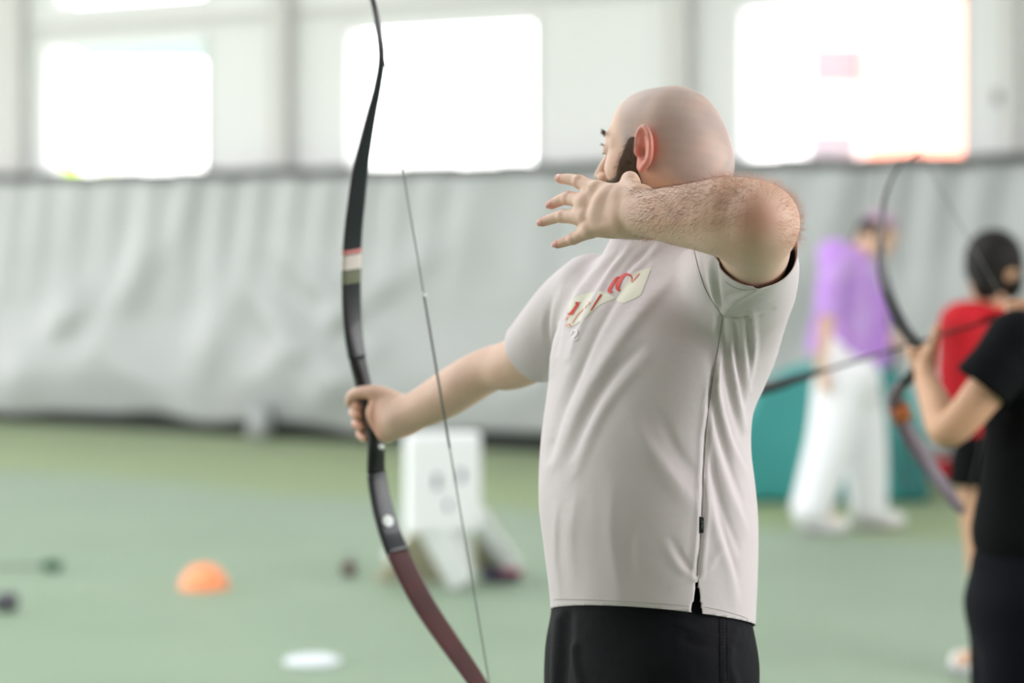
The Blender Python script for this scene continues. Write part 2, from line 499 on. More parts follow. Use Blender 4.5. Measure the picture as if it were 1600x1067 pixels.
def wall_obj(mb, name, material, parent=None, smooth=False, bevel=0, **kw):
    """mesh in wall coordinates"""
    me = bpy.data.meshes.new(name); me.from_pydata(mb.v, [], mb.f); me.update()
    bm = bmesh.new(); bm.from_mesh(me); bmesh.ops.recalc_face_normals(bm, faces=bm.faces); bm.to_mesh(me); bm.free()
    me.materials.append(material)
    if smooth: me.polygons.foreach_set('use_smooth', [True]*len(me.polygons))
    o = bpy.data.objects.new(name, me); COL.objects.link(o)
    if parent is None: o.matrix_world = MW
    else: o.parent = parent
    if bevel:
        b = o.modifiers.new('bevel', 'BEVEL'); b.width = bevel; b.segments = 2; b.limit_method = 'ANGLE'
    return tag(o, **kw)

# floor: object y axis runs away from the back wall
fl = MB()
fl.add([(-16, -0.6, 0), (20, -0.6, 0), (20, 34, 0), (-16, 34, 0)], [(0, 1, 2, 3)])
me = bpy.data.meshes.new('floor'); me.from_pydata([(x, -y, 0) for x, y, z in fl.v], [], [(3,2,1,0)]); me.materials.append(M['turf'])
floor = bpy.data.objects.new('floor', me); COL.objects.link(floor)
floor.matrix_world = MW @ Matrix.Scale(-1, 4, (0, 1, 0)) @ Matrix.Identity(4)
me.transform(Matrix.Scale(-1, 4, (0, 1, 0)))
tag(floor, kind='structure')

WU0, WU1, WTOP = -14.0, 18.0, 6.2
u1a, z1b = wall_uz(70, 278); u1b, z1t = wall_uz(326, 50)
u2a, z2b = wall_uz(541, 266); u2b, z2t = wall_uz(842, 30)
u3a, z3b = wall_uz(1152, 252); u3b, z3t = wall_uz(1514, 2)
ZB, ZT = 1.96, 3.09
UP0, UP1 = 3.37, 4.5
pitch = (u3a + u3b)/2 - (u2a + u2b)/2
wins = [(u1a, u1b), (u2a, u2b), (u3a, u3b)]
w_ = u2b - u2a
ext = [(u1a - pitch*1.0, u1a - pitch*1.0 + w_), (u1a - 2*pitch, u1a - 2*pitch + w_), (u3b + pitch - w_, u3b + pitch), (u3b + 2*pitch - w_, u3b + 2*pitch)]
allw = sorted(wins + ext)
uu0, _ = wall_uz(88, 5); uu1, _ = wall_uz(322, 5)
wb = MB()
def holes_row(z0, z1, hl):
    x = WU0
    for a, b in hl:
        wb.box((x, 0, z0), (a, 0.22, z1)); x = b
    wb.box((x, 0, z0), (WU1, 0.22, z1))
wb.box((WU0, 0, 0), (WU1, 0.22, ZB))
holes_row(ZB, ZT, allw)
wb.box((WU0, 0, ZT), (WU1, 0.22, UP0))
upper = [(a + (uu0-u1a) if abs(a-u1a) < .01 else a, b) for a, b in allw]
holes_row(UP0, UP1, upper)
wb.box((WU0, 0, UP1), (WU1, 0.22, WTOP))
wall_obj(wb, 'wall_back', M['wall'], kind='structure')

# steel posts and rails on the wall, one object each
def on_wall(px, w, dep, z0, z1, name='trim_1', m='beam', yoff=0.0):
    u = wall_u(px); b = MB(); b.box((u - w/2, -dep-yoff, z0), (u + w/2, 0.0-yoff, z1)); return wall_obj(b, name, M[m], bevel=0.01, kind='structure')
on_wall(447, 0.16, 0.12, 0, WTOP, 'trim_1'); on_wall(1068, 0.16, 0.12, 0, WTOP, 'trim_2')
on_wall(22, 0.30, 0.10, 0, WTOP, 'trim_3'); on_wall(1585, 0.10, 0.10, 0, WTOP, 'trim_4')
b = MB(); b.box((WU0, -0.05, 3.20), (WU1, 0, 3.26)); wall_obj(b, 'trim_5', M['beam'], kind='structure')

# windows: frame, mullion and glass
gm = bpy.data.materials.new('window_glass'); gm.use_nodes = True
gn = gm.node_tree.nodes; gl = gm.node_tree.links; gn.remove(gn['Principled BSDF'])
tr = gn.new('ShaderNodeBsdfTransparent'); gs = gn.new('ShaderNodeBsdfGlossy'); gs.inputs['Roughness'].default_value = 0.05
mxs = gn.new('ShaderNodeMixShader'); mxs.inputs[0].default_value = 0.06
gl.new(tr.outputs[0], mxs.inputs[1]); gl.new(gs.outputs[0], mxs.inputs[2]); gl.new(mxs.outputs[0], gn['Material Output'].inputs[0])
def window(n, a, b, z0, z1):
    e = bpy.data.objects.new('window_%d' % n, None); COL.objects.link(e); e.matrix_world = MW; tag(e, kind='structure')
    f = MB(); t = 0.035
    f.box((a, -0.02, z0), (a+t, 0.10, z1)); f.box((b-t, -0.02, z0), (b, 0.10, z1))
    f.box((a, -0.02, z0), (b, 0.10, z0+t)); f.box((a, -0.02, z1-t), (b, 0.10, z1))
    wall_obj(f, 'window_frame', M['wall'], e)
    g = MB(); g.box((a+t, 0.05, z0+t), (b-t, 0.056, z1-t)); wall_obj(g, 'window_pane', gm, e)
n = 1
for (a, b) in wins: window(n, a, b, ZB, ZT); n += 1
window(n, upper[[abs(q[0]-u1a) < .01 for q in allw].index(True)][0], u1b, UP0, UP1)

# silver tarpaulin curtain hung in front of the lower wall
rs = np.random.RandomState(4)
def curtain():
    us = np.arange(-9, 15, 0.035); zs = np.linspace(0.13, 1.985, 56)
    Ug, Zg = np.meshgrid(us, zs, indexing='ij')
    h = (Zg - 0.13)/1.855
    ph = np.cumsum(rs.uniform(0.6, 1.5, len(us)))*0.23
    def nz1(x, s, sd):
        r2 = np.random.RandomState(sd); k = r2.randn(400); xx = (x/s) % 399; i = xx.astype(int); t = xx - i; t = t*t*(3-2*t)
        return k[i]*(1-t) + k[(i+1) % 400]*t
    amp = 0.25 + 0.75*np.clip(nz1(us + 20, 1.4, 7)*0.5 + 0.5, 0, 1)
    left = 1 - sm(us, 0.5, 5.0)*0.55
    slant = (1-h)*0.5
    pl = np.sin((Ug + slant*0.5)*2*math.pi/0.36 + 1.6*nz1(us+20, 0.8, 3)[:, None])
    Y = -(0.045*pl*(amp*left)[:, None]*sm(h, 0.35, 0.95))
    # soft diagonal swags and billows lower down
    for i in range(46):
        c = rs.uniform(-9, 15); zc = rs.uniform(0.2, 1.3); L = rs.uniform(0.25, 0.8); w = rs.uniform(0.10, 0.24); a = rs.uniform(0.5, 1.35)*(1 if rs.rand() < 0.75 else -1)
        A = rs.uniform(0.03, 0.08)*(1 if c < 4 else 0.5)
        x = (Ug-c)*math.cos(a) + (Zg-zc)*math.sin(a); y = -(Ug-c)*math.sin(a) + (Zg-zc)*math.cos(a)
        Y -= A*np.exp(-(x/L)**2 - (y/w)**2)
    Y -= 0.05*np.exp(-((Zg-0.45)/0.3)**2)*(1+0.5*np.sin(Ug*2.1))
    bot = 0.03*nz1(us+20, 0.5, 11)
    Zg = Zg + bot[:, None]*(1-h)**6
    # the hem pulled up to a knot near the post
    V = np.stack([Ug, -0.30 + Y, Zg], -1).reshape(-1, 3)
    nz = len(zs); i = np.arange(len(us)-1)[:, None]*nz + np.arange(nz-1)[None]
    Q = np.stack([i, i+nz, i+nz+1, i+1], -1).reshape(-1, 4)
    me = mesh_np('curtain', V, Q); me.materials.append(M['curtain']); me.polygons.foreach_set('use_smooth', [True]*len(me.polygons))
    o = bpy.data.objects.new('curtain', me); COL.objects.link(o); o.matrix_world = MW
    s_ = o.modifiers.new('solid', 'SOLIDIFY'); s_.thickness = 0.004
    return o
cur = curtain()
tag(cur, 'long silver grey tarpaulin curtain with creased pleats hung along the lower back wall', 'curtain')
b = MB(); b.box((-9, -0.20, 0.0), (15, -0.17, 0.26)); wall_obj(b, 'skirt', M['skirt'], cur, label='black skirt under the curtain hem')
b = MB(); 
for i in range(120):
    a = -9 + i*0.2; dz = 0.02*math.sin(i*1.7) ; b.box((a, -0.33, 1.965+dz*0.6), (a+0.2, -0.24, 2.035+dz*0.4))
wall_obj(b, 'top_rail', M['skin_dark_frame'], cur, label='dark scalloped rail along the curtain top')
uu, zz = wall_uz(412, 650, 0.4)
b = MB(); b.tube([(uu, -0.42, 0.30), (uu+0.01, -0.44, 0.16), (uu, -0.46, 0.015)], [0.03, 0.085, 0.10], 14)
wall_obj(b, 'hem_bunch', M['curtain'], cur, smooth=True, label='bunched end of the curtain hem')

# small lamp fitting on the right of the wall
uu, zz = wall_uz(1565, 152)
e = bpy.data.objects.new('wall_lamp', None); COL.objects.link(e); e.matrix_world = MW @ Matrix.Translation((uu, 0, zz))
tag(e, 'small grey bulkhead fitting on the white wall right of the rightmost window', 'light fixture')
def local_part(mb, name, material, parent, smooth=False, bevel=0):
    me = bpy.data.meshes.new(name); me.from_pydata(mb.v, [], mb.f)
    bm = bmesh.new(); bm.from_mesh(me); bmesh.ops.recalc_face_normals(bm, faces=bm.faces); bm.to_mesh(me); bm.free()
    me.materials.append(material)
    if smooth: me.polygons.foreach_set('use_smooth', [True]*len(me.polygons))
    o = bpy.data.objects.new(name, me); COL.objects.link(o); o.parent = parent
    if bevel:
        bb = o.modifiers.new('bevel', 'BEVEL'); bb.width = bevel; bb.segments = 3; bb.limit_method = 'ANGLE'
    return o
b = MB(); b.box((-0.05, -0.03, -0.06), (0.05, 0.0, 0.06)); local_part(b, 'base', M['beam'], e, bevel=0.01)
b = MB(); b.lathe([(0.04, 0), (0.038, 0.03), (0.025, 0.05), (0.0, 0.055)], 20, Matrix.Translation((0, -0.03, 0)) @ Matrix.Rotation(math.radians(90), 4, 'X')); local_part(b, 'lens', M['frame'], e, True)

# ceiling with open rooflight strips over the far half of the hall, rear wall and end wall with their open gates (all out of view)
b = MB()
CEIL = 6.2
SKY_V, SKY_V1 = -15.0, -6.2                                   # rooflights from here to the back wall
for (a, q) in [(-14, -12), (-9.0, -5.5), (-3.0, 0.0), (3.0, 5.6), (9.6, 18.0)]:
    b.box((a, SKY_V, CEIL), (q, SKY_V1, CEIL+0.12))
b.box((-14, -19.6, CEIL), (18, SKY_V, CEIL+0.12)); b.box((-14, SKY_V1, CEIL), (18, 0.22, CEIL+0.12))
wall_obj(b, 'ceiling', M['wall'], kind='structure')
M['rear'] = mat('rear_wall_paint', srgb(176,166,160), 0.8)
b = MB(); b.box((5.0, -19.6, 0), (18, -19.4, CEIL)); b.box((-14, -19.6, 0), (-12, -19.4, CEIL)); b.box((-12, -19.6, 5.2), (5.0, -19.4, CEIL)); wall_obj(b, 'wall_rear', M['rear'], kind='structure')
b = MB(); b.box((18.0, -19.6, 0), (18.2, -11.5, CEIL)); b.box((18.0, -5.0, 0), (18.2, 0.22, CEIL)); b.box((18.0, -11.5, 5.6), (18.2, -5.0, CEIL)); wall_obj(b, 'wall_right', M['rear'], kind='structure')

# ------------------------------------------------------------------ outside the windows
def ext(px, py, Y): return P(px, py, Y)
YB = 42.0
def bbox_px(mb, x0, y0, x1, y1, Y, d):
    a = P(x0, y1, Y); c = P(x1, y0, Y); mb.box((a[0], Y, a[2]), (c[0], Y+d, c[2]))
M['facade'] = mat('white_facade', srgb(250,250,250), 0.8)
M['facade_orange'] = mat('orange_facade', srgb(255,150,120), 0.8)
M['ext_window'] = mat('mauve_window', srgb(104,92,99), 0.95, 0.0)
M['lime'] = mat('lime_awning', srgb(210,255,40), 0.6)
M['mint'] = mat('mint_awning', srgb(84,116,108), 0.95, 0.0)
a0 = P(1165, 0, YB); e = empty('building', (P(1260, 0, YB)[0], YB, 0), 'pale building across the street seen through the rightmost window', 'building')
mb = MB(); lo = P(1100, 0, YB)[0]; mid = P(1352, 0, YB)[0]; hi = P(1600, 0, YB)[0]
mb.box((lo, YB, 0), (mid, YB+6, 9)); mb.build('facade', M['facade'], e)
mb = MB(); mb.box((mid, YB-0.4, 0), (hi, YB+6, 9)); mb.build('wing', M['facade_orange'], e, label='orange wing of the building')
for (x0, y0, x1, y1) in [(1266, 70, 1350, 133), (1204, 108, 1230, 138), (1262, 205, 1340, 262), (1200, 205, 1226, 222)]:
    mb = MB(); bbox_px(mb, x0, y0, x1, y1, YB-0.03, 0.06); w = mb.build('facade_window', M['ext_window'], e)
    mb = MB(); a = P(x0, y1, YB-0.03); c = P(x1, y1, YB-0.03); mb.box((a[0]-.04, YB-0.12, a[2]-0.05), (c[0]+.04, YB, a[2])); mb.build('ledge', M['facade_orange'], w)
# lime bush and mint awning beyond the left window
mb = MB()
c = P(122, 268, 21.7)
for i in range(26):
    q = c + np.array([rs.uniform(-.32, .32), rs.uniform(-.2, .2), rs.uniform(-.7, 0.0)])
    mb.lathe([(0.001, -.12), (.09, -.08), (.12, 0), (.09, .08), (.001, .12)], 8, Matrix.Translation(Vector(q)), cap=False)
o = mb.build('shrub', M['lime'], None, True); tag(o, 'lime green bush outside under the leftmost window', 'bush')
mb = MB(); a = P(100, 78, 23.5); c = P(330, 58, 23.5)
mb.box((a[0], 23.5, a[2]), (c[0], 25, c[2])); o = mb.build('awning', M['mint'], None)
tag(o, 'mint green awning outside at the top of the leftmost window', 'awning')
mb = MB(); 
for px in (100, 330):
    a = P(px, 58, 23.6); mb.box((a[0]-.04, 23.6, 0), (a[0]+.04, 23.7, a[2]))
tagp = mb.build('awning_post', M['frame'], o)
# ------------------------------------------------------------------ the archer in the grey shirt
archer = empty('person', (0.20, 3.62, 0), 'bald bearded archer in light grey t-shirt, one arm holding a bow, other elbow raised', 'person')

# head frame: forward, left, up
TH = math.radians(31)
HF = np.array([-math.cos(TH), math.sin(TH), 0]); HL = np.array([-math.sin(TH), -math.cos(TH), 0]); HU = np.array([0, 0, 1.0])
HO = np.array([0.2230, 3.60, 1.6516]); HA = np.array([HF, HL, HU]); HFR = (HO, HA)

def head_ops(S, fr=HFR, ear=(1, -1), fine=True):
    S.ell((-0.020, 0, 0.0065), (0.079, 0.075, 0.0860), 0.01, frame=fr)           # cranium
    S.ell((0.030, 0, 0.022), (0.047, 0.056, 0.060), 0.03, frame=fr)              # forehead
    S.ell((-0.055, 0, -0.030), (0.052, 0.060, 0.050), 0.04, frame=fr)            # occiput
    S.ell((0.036, 0, -0.040), (0.042, 0.056, 0.065), 0.03, frame=fr)             # mid face
    S.ell((0.030, 0, -0.090), (0.042, 0.050, 0.034), 0.03, frame=fr)             # jaw
    S.ell((0.066, 0, -0.108), (0.018, 0.022, 0.017), 0.025, frame=fr)            # chin
    for s_ in (1, -1):
        S.tube([(0.074, 0.008*s_, 0.013), (0.068, 0.030*s_, 0.016), (0.052, 0.044*s_, 0.010)], [0.009, 0.010, 0.007], 0.014, frame=fr)   # brow
        S.ell((0.050, 0.036*s_, -0.030), (0.022, 0.018, 0.016), 0.02, frame=fr)  # cheekbone
        S.ell((0.086, 0.031*s_, -0.002), (0.016, 0.016, 0.011), 0.012, 's', frame=fr)   # eye socket
        S.ell((0.069, 0.031*s_, -0.001), (0.0125, 0.0135, 0.0115), 0.006, frame=fr)     # lids
    S.tube([(0.076, 0, 0.006), (0.092, 0, -0.018), (0.103, 0, -0.038)], [0.008, 0.008, 0.0105], 0.012, frame=fr)       # nose
    for s_ in (1, -1): S.ell((0.092, 0.012*s_, -0.042), (0.010, 0.007, 0.007), 0.006, frame=fr)
    S.ell((0.080, 0, -0.066), (0.012, 0.024, 0.006), 0.006, frame=fr)            # lips
    S.ell((0.079, 0, -0.075), (0.012, 0.020, 0.006), 0.004, frame=fr)
    for s_ in ear:
        e1 = unit(U(-0.046, 0.020*s_, -0.002)); e2 = unit(U(-0.10, 0.07*s_, 1.0)); e2 = unit(e2 - e1*np.dot(e1, e2)); e3 = np.cross(e1, e2)*s_
        c = U(-0.014, 0.0800*s_, -0.002)
        S.ell(c, (0.019, 0.031, 0.0055), 0.006, axes=(e1, e2, e3), frame=fr)
        rim = []
        for t, r in [(200, .9), (165, .98), (130, 1.02), (90, 1.04), (60, 1.04), (30, 1.02), (0, .98), (-30, .92), (-60, .92), (-90, .98)]:
            a = math.radians(t); w = 0.0170 if t > -40 else 0.011
            rim.append(c + e1*math.cos(a)*w*r + e2*math.sin(a)*0.0300*r + e3*0.0035)
        if fine:
            S.ell(c + e1*(-0.001) + e2*(-0.004) + e3*0.006, (0.0095, 0.0155, 0.0090), 0.004, 's', axes=(e1, e2, e3), frame=fr)
            S.ell(c + e1*(-0.007) + e2*(-0.006) + e3*0.004, (0.004, 0.0065, 0.012), 0.003, 's', axes=(e1, e2, e3), frame=fr)
            S.ell(c + e1*(0.002) + e2*(0.014) + e3*0.006, (0.0085, 0.011, 0.0065), 0.004, 's', axes=(e1, e2, e3), frame=fr)
        S.tube(rim, [0.002, .0030, .0034, .0036, .0036, .0036, .0034, .0032, .0040, .0050], 0.003, n=20, frame=fr)
        if fine:
            S.tube([c + e1*0.004 + e2*0.016 + e3*0.002, c + e1*0.009 + e2*0.004 + e3*0.002, c + e1*0.006 + e2*-0.012 + e3*0.002], [0.0022, 0.0028, 0.002], 0.003, n=8, frame=fr)
        S.ell(c + e1*(-0.016) + e2*(-0.004) + e3*0.001, (0.005, 0.007, 0.005), 0.005, axes=(e1, e2, e3), frame=fr)   # tragus
        S.ell(c + e1*(-0.008) + e2*(-0.027) + e3*0.001, (0.008, 0.009, 0.0045), 0.006, axes=(e1, e2, e3), frame=fr)  # lobe

A = Shape()
NB = P(1068, 345, 3.62)
# trunk (mostly under the clothes)
def LR(py, L, R, phi, ratio, Y=3.62, sh=0.0):
    W = (R-L)/2/F*Y - sh; c, s_ = math.cos(math.radians(phi)), math.sin(math.radians(phi))
    a = W/math.sqrt(c*c + ratio*ratio*s_*s_); ctr = P((L+R)/2, py, Y)
    return (ctr[2], ctr[0], Y, a, a*ratio, phi)
TORSO = [(1010, 864, 1171, 27, 1.16), (950, 864, 1174, 27, 1.16), (900, 859, 1176, 27, 1.16), (850, 853, 1177, 27, 1.16), (800, 847, 1176, 28, 1.16), (750, 847, 1171, 29, 1.18),
         (700, 851, 1165, 30, 1.2), (650, 857, 1166, 32, 1.24), (600, 863, 1174, 34, 1.3), (550, 869, 1180, 36, 1.36), (500, 880, 1178, 38, 1.4), (460, 898, 1168, 40, 1.45), (430, 925, 1150, 42, 1.5), (405, 950, 1138, 42, 1.5), (388, 972, 1134, 40, 1.3), (374, 984, 1132, 36, 1.1), (358, 992, 1134, 36, 1.0), (340, 996, 1134, 36, 1.0)]
A.loft([LR(*t, sh=0.014 if t[0] < 860 else 0.026) for t in TORSO[1:-3]], 0.01)
A.tube([P(1046, 412, 3.62), P(1060, 350, 3.62), P(1070, 290, 3.625), P(1062, 255, 3.625)], [0.055, 0.060, 0.061, 0.062], 0.03, n=10)
A.tube([P(1105, 395, 3.60), P(1085, 350, 3.62), P(1080, 300, 3.64)], [0.05, 0.045, 0.04], 0.03, n=8)
head_ops(A)
# left arm: raised, elbow towards the camera, forearm back to the face
A.tube([P(1105, 440, 3.54), P(1148, 425, 3.50), P(1172, 402, 3.38), P(1184, 366, 3.26)], [0.058, 0.062, 0.053, 0.047], 0.03, n=14)
A.tube([P(1176, 346, 3.245), P(1140, 340, 3.265), P(1100, 338, 3.295), P(1060, 337, 3.33), P(1022, 334, 3.37), P(990, 333, 3.40)],
       [0.0560, 0.0555, 0.0480, 0.0415, 0.0345, 0.0310], 0.02, n=20)
A.ell(P(1208, 345, 3.235), (0.026, 0.026, 0.030), 0.03)
A.ell(P(1186, 338, 3.205), (0.022, 0.020, 0.024), 0.03)
# left hand
HND = dict(index=[(968, 308, 3.41), (931, 297, 3.445), (905, 284, 3.475), (889, 280, 3.492), (876, 279.5, 3.505)],
           middle=[(968, 322, 3.405), (917, 316, 3.45), (888, 310, 3.485), (873, 314, 3.50), (862, 320, 3.508)],
           ring=[(968, 336, 3.40), (915, 340, 3.445), (880, 338, 3.48), (862, 342, 3.497), (848, 347, 3.51)],
           little=[(968, 350, 3.40), (922, 359, 3.435), (896, 373, 3.465), (882, 378, 3.478), (871, 382, 3.487)])
RAD = dict(index=[.018, .0128, .0094, .0084, .0070], middle=[.019, .0132, .0096, .0084, .0070], ring=[.019, .0130, .0092, .0080, .0068], little=[.018, .0122, .0082, .0072, .0060])
palm_n = unit(P(985, 333, 3.40) - P(985, 333, 3.30))
A.tube([P(998, 334, 3.395), P(965, 332, 3.42), P(935, 330, 3.455)], [0.035, 0.0375, 0.034], 0.012, flat=(0, 1, 0.1), fs=0.45)
for f_ in ('index', 'middle', 'ring', 'little'):
    pts = [P(*q) for q in HND[f_]]; r = RAD[f_]
    A.tube(pts[:2], [r[0]*0.8, r[1]*0.86], 0.012)
    A.tube(pts[1:], r[1:], 0.006, n=12)
    A.ell(pts[1] + U(0, -0.005, 0.001), (.0085, .0075, .0085), 0.008)
    A.ell(pts[2] + U(0, -0.0015, 0.0005), (r[2]*1.02, r[2]*.95, r[2]*1.04), 0.004)
A.tube([P(998, 312, 3.40), P(988, 300, 3.425), P(985, 287, 3.44), P(984.5, 282, 3.445)], [0.022, 0.0165, 0.0150, 0.0135], 0.012, n=12)
A.tube([P(985, 305, 3.425), P(958, 303, 3.44), P(940, 300, 3.45)], [0.014, 0.010, 0.009], 0.014)     # web of the thumb
A.ell(P(998, 345, 3.372), (0.010, 0.008, 0.010), 0.012)                                               # wrist bone
for (a, b) in [(('index'), 0), (('middle'), 1), (('ring'), 2), (('little'), 3)]:                      # extensor tendons
    p0 = P(*HND[a][0]) + U(0, -0.014, 0); p1 = P(*HND[a][1]) + U(0, -0.0098, 0.0)
    A.tube([p0, (p0+p1)/2 + U(0, -0.0005, 0), p1], [0.002, 0.0028, 0.0035], 0.007)
# right arm stretched to the bow
A.tube([P(915, 478, 3.72), P(874, 514, 3.80), P(838, 548, 3.865), P(800, 570, 3.92), P(770, 575, 3.96), P(735, 593, 4.00), P(700, 615, 4.05), P(660, 637, 4.10), P(628, 652, 4.13)],
       [0.044, 0.047, 0.045, 0.0405, 0.0365, 0.0385, 0.0385, 0.0335, 0.0290], 0.03, n=30)
A.tube([P(632, 650, 4.125), P(612, 648, 4.145), P(600, 645, 4.155)], [0.029, 0.032, 0.031], 0.02, flat=(0, 1, 0), fs=0.72)
A.tube([P(618, 662, 4.135), P(604, 676, 4.15), P(600, 668, 4.155)], [0.020, 0.0170, 0.015], 0.018)
A.tube([P(618, 636, 4.14), P(604, 622, 4.145), P(585, 613, 4.15), P(566, 613, 4.165), P(552, 618, 4.18), P(547, 628, 4.188)],
       [0.024, 0.0175, 0.0125, 0.0110, 0.0108, 0.0092], 0.012, n=18)
A.tube([P(600, 640, 4.19), P(603, 665, 4.195)], [0.018, 0.016], 0.02)
for i, (y0, x0, y1, r) in enumerate([(627, 556, 633, .0100), (641, 556, 647, .0102), (658, 560, 664, .0098), (673, 566, 682, .0088)]):
    A.tube([P(600, y0-4, 4.20), P(588, y0, 4.222), P(x0+6, y0+1, 4.222), P(x0-2, y0+2, 4.205), P(x0, y1, 4.185), P(x0+5, y1+2, 4.175)],
           [.012, .0105, r, r, r*.95, r*.8], 0.0025, n=16)
# legs down to the turf
la = math.radians(27); FWD = U(-math.cos(la), -math.sin(la), 0); LFT = U(math.sin(la), -math.cos(la), 0)
PEL = P(1017, 1000, 3.62)
hips = [PEL + LFT*0.09 + U(0, 0, -.02), PEL - LFT*0.09 + U(0, 0, -.02)]
ank = [PEL + LFT*0.20 + U(0.01, 0, 0), PEL - LFT*0.20 + U(0.02, 0, 0)]
for h_, a_ in zip(hips, ank):
    a_[2] = 0.10; kn = (h_+a_)/2 + FWD*0.03 + U(0, 0, .02)
    A.tube([h_, (h_+kn)/2, kn, kn*0.55+a_*0.45 - FWD*0.015, a_], [0.085, 0.080, 0.058, 0.056, 0.038], 0.05, n=20)
    A.tube([a_ + U(0, 0, -.045) - FWD*0.03, a_ + U(0, 0, -.06) + FWD*0.14], [0.036, 0.030], 0.03)
VOX = 0.0026
bodyme = A.mesh(VOX, 'body')
V = get_co(bodyme); px, py = to_px(V); N = get_no(bodyme)
hl = (V - HO) @ HA.T
fair, tan_, pink, scalp, red = [np.array(srgb(*c)) for c in [(228,193,174), (206,165,140), (236,164,148), (196,177,172), (230,132,118)]]
C = np.repeat(fair[None], len(V), 0)
def blend(C, col, w): return C*(1-w[:, None]) + col[None]*w[:, None]
ishead = sm(V[:, 2], 1.50, 1.54)*sm(3.9-np.abs(V[:, 1]-3.6)*10, 0, 1)
dH = np.linalg.norm(hl, axis=1)
head_m = 1 - sm(dH, 0.14, 0.16)
hairline = sm(hl[:, 2] + hl[:, 0]*-0.55 + 0.0*hl[:, 1], -0.045, -0.005)*(1 - sm(hl[:, 0] - 0.3*(hl[:, 2]-0.04), 0.030, 0.055))
rq = np.random.RandomState(2); mot = np.zeros(len(V))
for q_ in range(14):
    kv = rq.randn(3)*(40 + 9*q_); mot += np.sin(hl @ kv + rq.rand()*6.3)/(1 + 0.12*q_)
mot = np.clip(0.5 + mot*0.16, 0, 1)
C = blend(C, scalp, head_m*hairline*(0.62 + 0.38*mot))
C = blend(C, np.array(srgb(168,150,146)), head_m*hairline*mot*0.35*(1 - sm(hl[:, 0], -0.01, 0.03)))
neckm = (1-sm(np.linalg.norm((V - P(1040, 285, 3.55))/U(1,1,1), axis=1), 0.03, 0.11))
C = blend(C, np.array(srgb(218,158,132)), neckm*0.8*(1-hairline*head_m))
earc = HO + U(-0.016, 0.082, -0.006) @ HA
C = blend(C, red, (1-sm(np.linalg.norm((V-earc) @ HA.T * U(1, 1.2, 0.62), axis=1), 0.019, 0.030))*0.75*sm(hl[:, 1], 0.069, 0.078)*sm(hl[:, 0] + (hl[:, 1]-0.074)*2.2, -0.036, -0.024))
elb = P(1182, 345, 3.19); C = blend(C, np.array(srgb(222,142,124)), (1-sm(np.linalg.norm(V-elb, axis=1), 0.004, 0.045))*0.5)
fore = sm(px, 985, 1030)*(1-sm(px, 1120, 1170))*(1-sm(V[:, 1], 3.44, 3.50))
C = blend(C, tan_, fore*0.75*(1-sm(py, 350, 372)))
for f_ in HND:                                                             # rosier fingertips and knuckles
    tp = P(*HND[f_][-1]); C = blend(C, pink, (1-sm(np.linalg.norm(V-tp, axis=1), 0.006, 0.020))*0.65)
    tp = P(*HND[f_][2]); C = blend(C, pink, (1-sm(np.linalg.norm(V-tp, axis=1), 0.008, 0.014))*0.3)
rh = P(585, 650, 4.17); C = blend(C, np.array(srgb(216,158,136)), (1-sm(np.linalg.norm(V-rh, axis=1), 0.03, 0.07))*0.8)
set_col(bodyme, C)
body = link('body', bodyme, M['skin_main'], archer)

# eyes, lashes
for s_ in (1, -1):
    mb = MB(); c = HO + U(0.0655, 0.031*s_, -0.001) @ HA
    mb.lathe([(0.0001, -.0118), (.006, -.0102), (.0102, -.006), (.0118, 0), (.0102, .006), (.006, .0102), (.0001, .0118)], 20, Matrix.Translation(Vector(c)), cap=False)
    ey = mb.build('eye', M['eye'], body, True)
    mb = MB(); mb.lathe([(0.0001, .0122), (.003, .0119), (.0055, .0106)], 16, Matrix.Translation(Vector(c)) @ Vector(HF).to_track_quat('Z', 'Y').to_matrix().to_4x4(), cap=False)
    mb.build('iris', M['iris'], body, True)
rs = np.random.RandomState(9)
roots, dirs, lens = [], [], []
for s_ in (1, -1):
    for i in range(130):
        t = rs.rand(); r = HO + U(0.083 - 0.014*t*t, (0.012 + 0.036*t)*s_, 0.018 + 0.006*math.sin(t*2.6) + rs.randn()*.0017) @ HA
        roots.append(r); dirs.append(unit(U(0.35 - 0.2*t, 0.9*s_, 0.25) @ HA)); lens.append(0.009)
    for i in range(40):
        t = i/39; ang = (t-0.5)*2.0
        for z, up in ((0.0035, 0.5), (-0.0065, -0.3)):
            r = HO + U(0.0655 + 0.0128*math.cos(ang), (0.031 + 0.0128*math.sin(ang))*s_, z) @ HA
            roots.append(r); dirs.append(unit(U(math.cos(ang), math.sin(ang)*s_, up) @ HA)); lens.append(0.008 if up > 0 else 0.004)
hair_curves('eyebrows_and_lashes', roots, dirs, lens, M['brow'], body, rad=0.00018, curl=0.3)['kind'] = 'stuff'

# beard: shell over the jaw plus short hairs
BR = Shape()
for s_ in (1, -1):
    BR.tube([(0.012, 0.070*s_, 0.004), (0.024, 0.066*s_, -0.030), (0.024, 0.062*s_, -0.065), (0.040, 0.050*s_, -0.095), (0.070, 0.025*s_, -0.115)], [0.014, 0.020, 0.026, 0.030, 0.030], 0.02, frame=HFR, n=14)
    BR.tube([(0.040, 0.056*s_, -0.062), (0.072, 0.034*s_, -0.058), (0.096, 0.010*s_, -0.054)], [0.020, 0.012, 0.009], 0.015, frame=HFR)
BR.ell((0.075, 0, -0.110), (0.035, 0.036, 0.034), 0.02, frame=HFR)
def beardf(p, d_region):
    d = A.eval(p, 0.03) - 0.0016
    e = d_region; k = 0.008
    h = np.maximum(k - np.abs(d-e), 0)/k
    return np.maximum(d, e) + h*h*k*0.25
bme = BR.mesh(0.003, 'beard', extra=beardf)
beard = link('beard', bme, M['beard'], body, label='short dark brown beard')
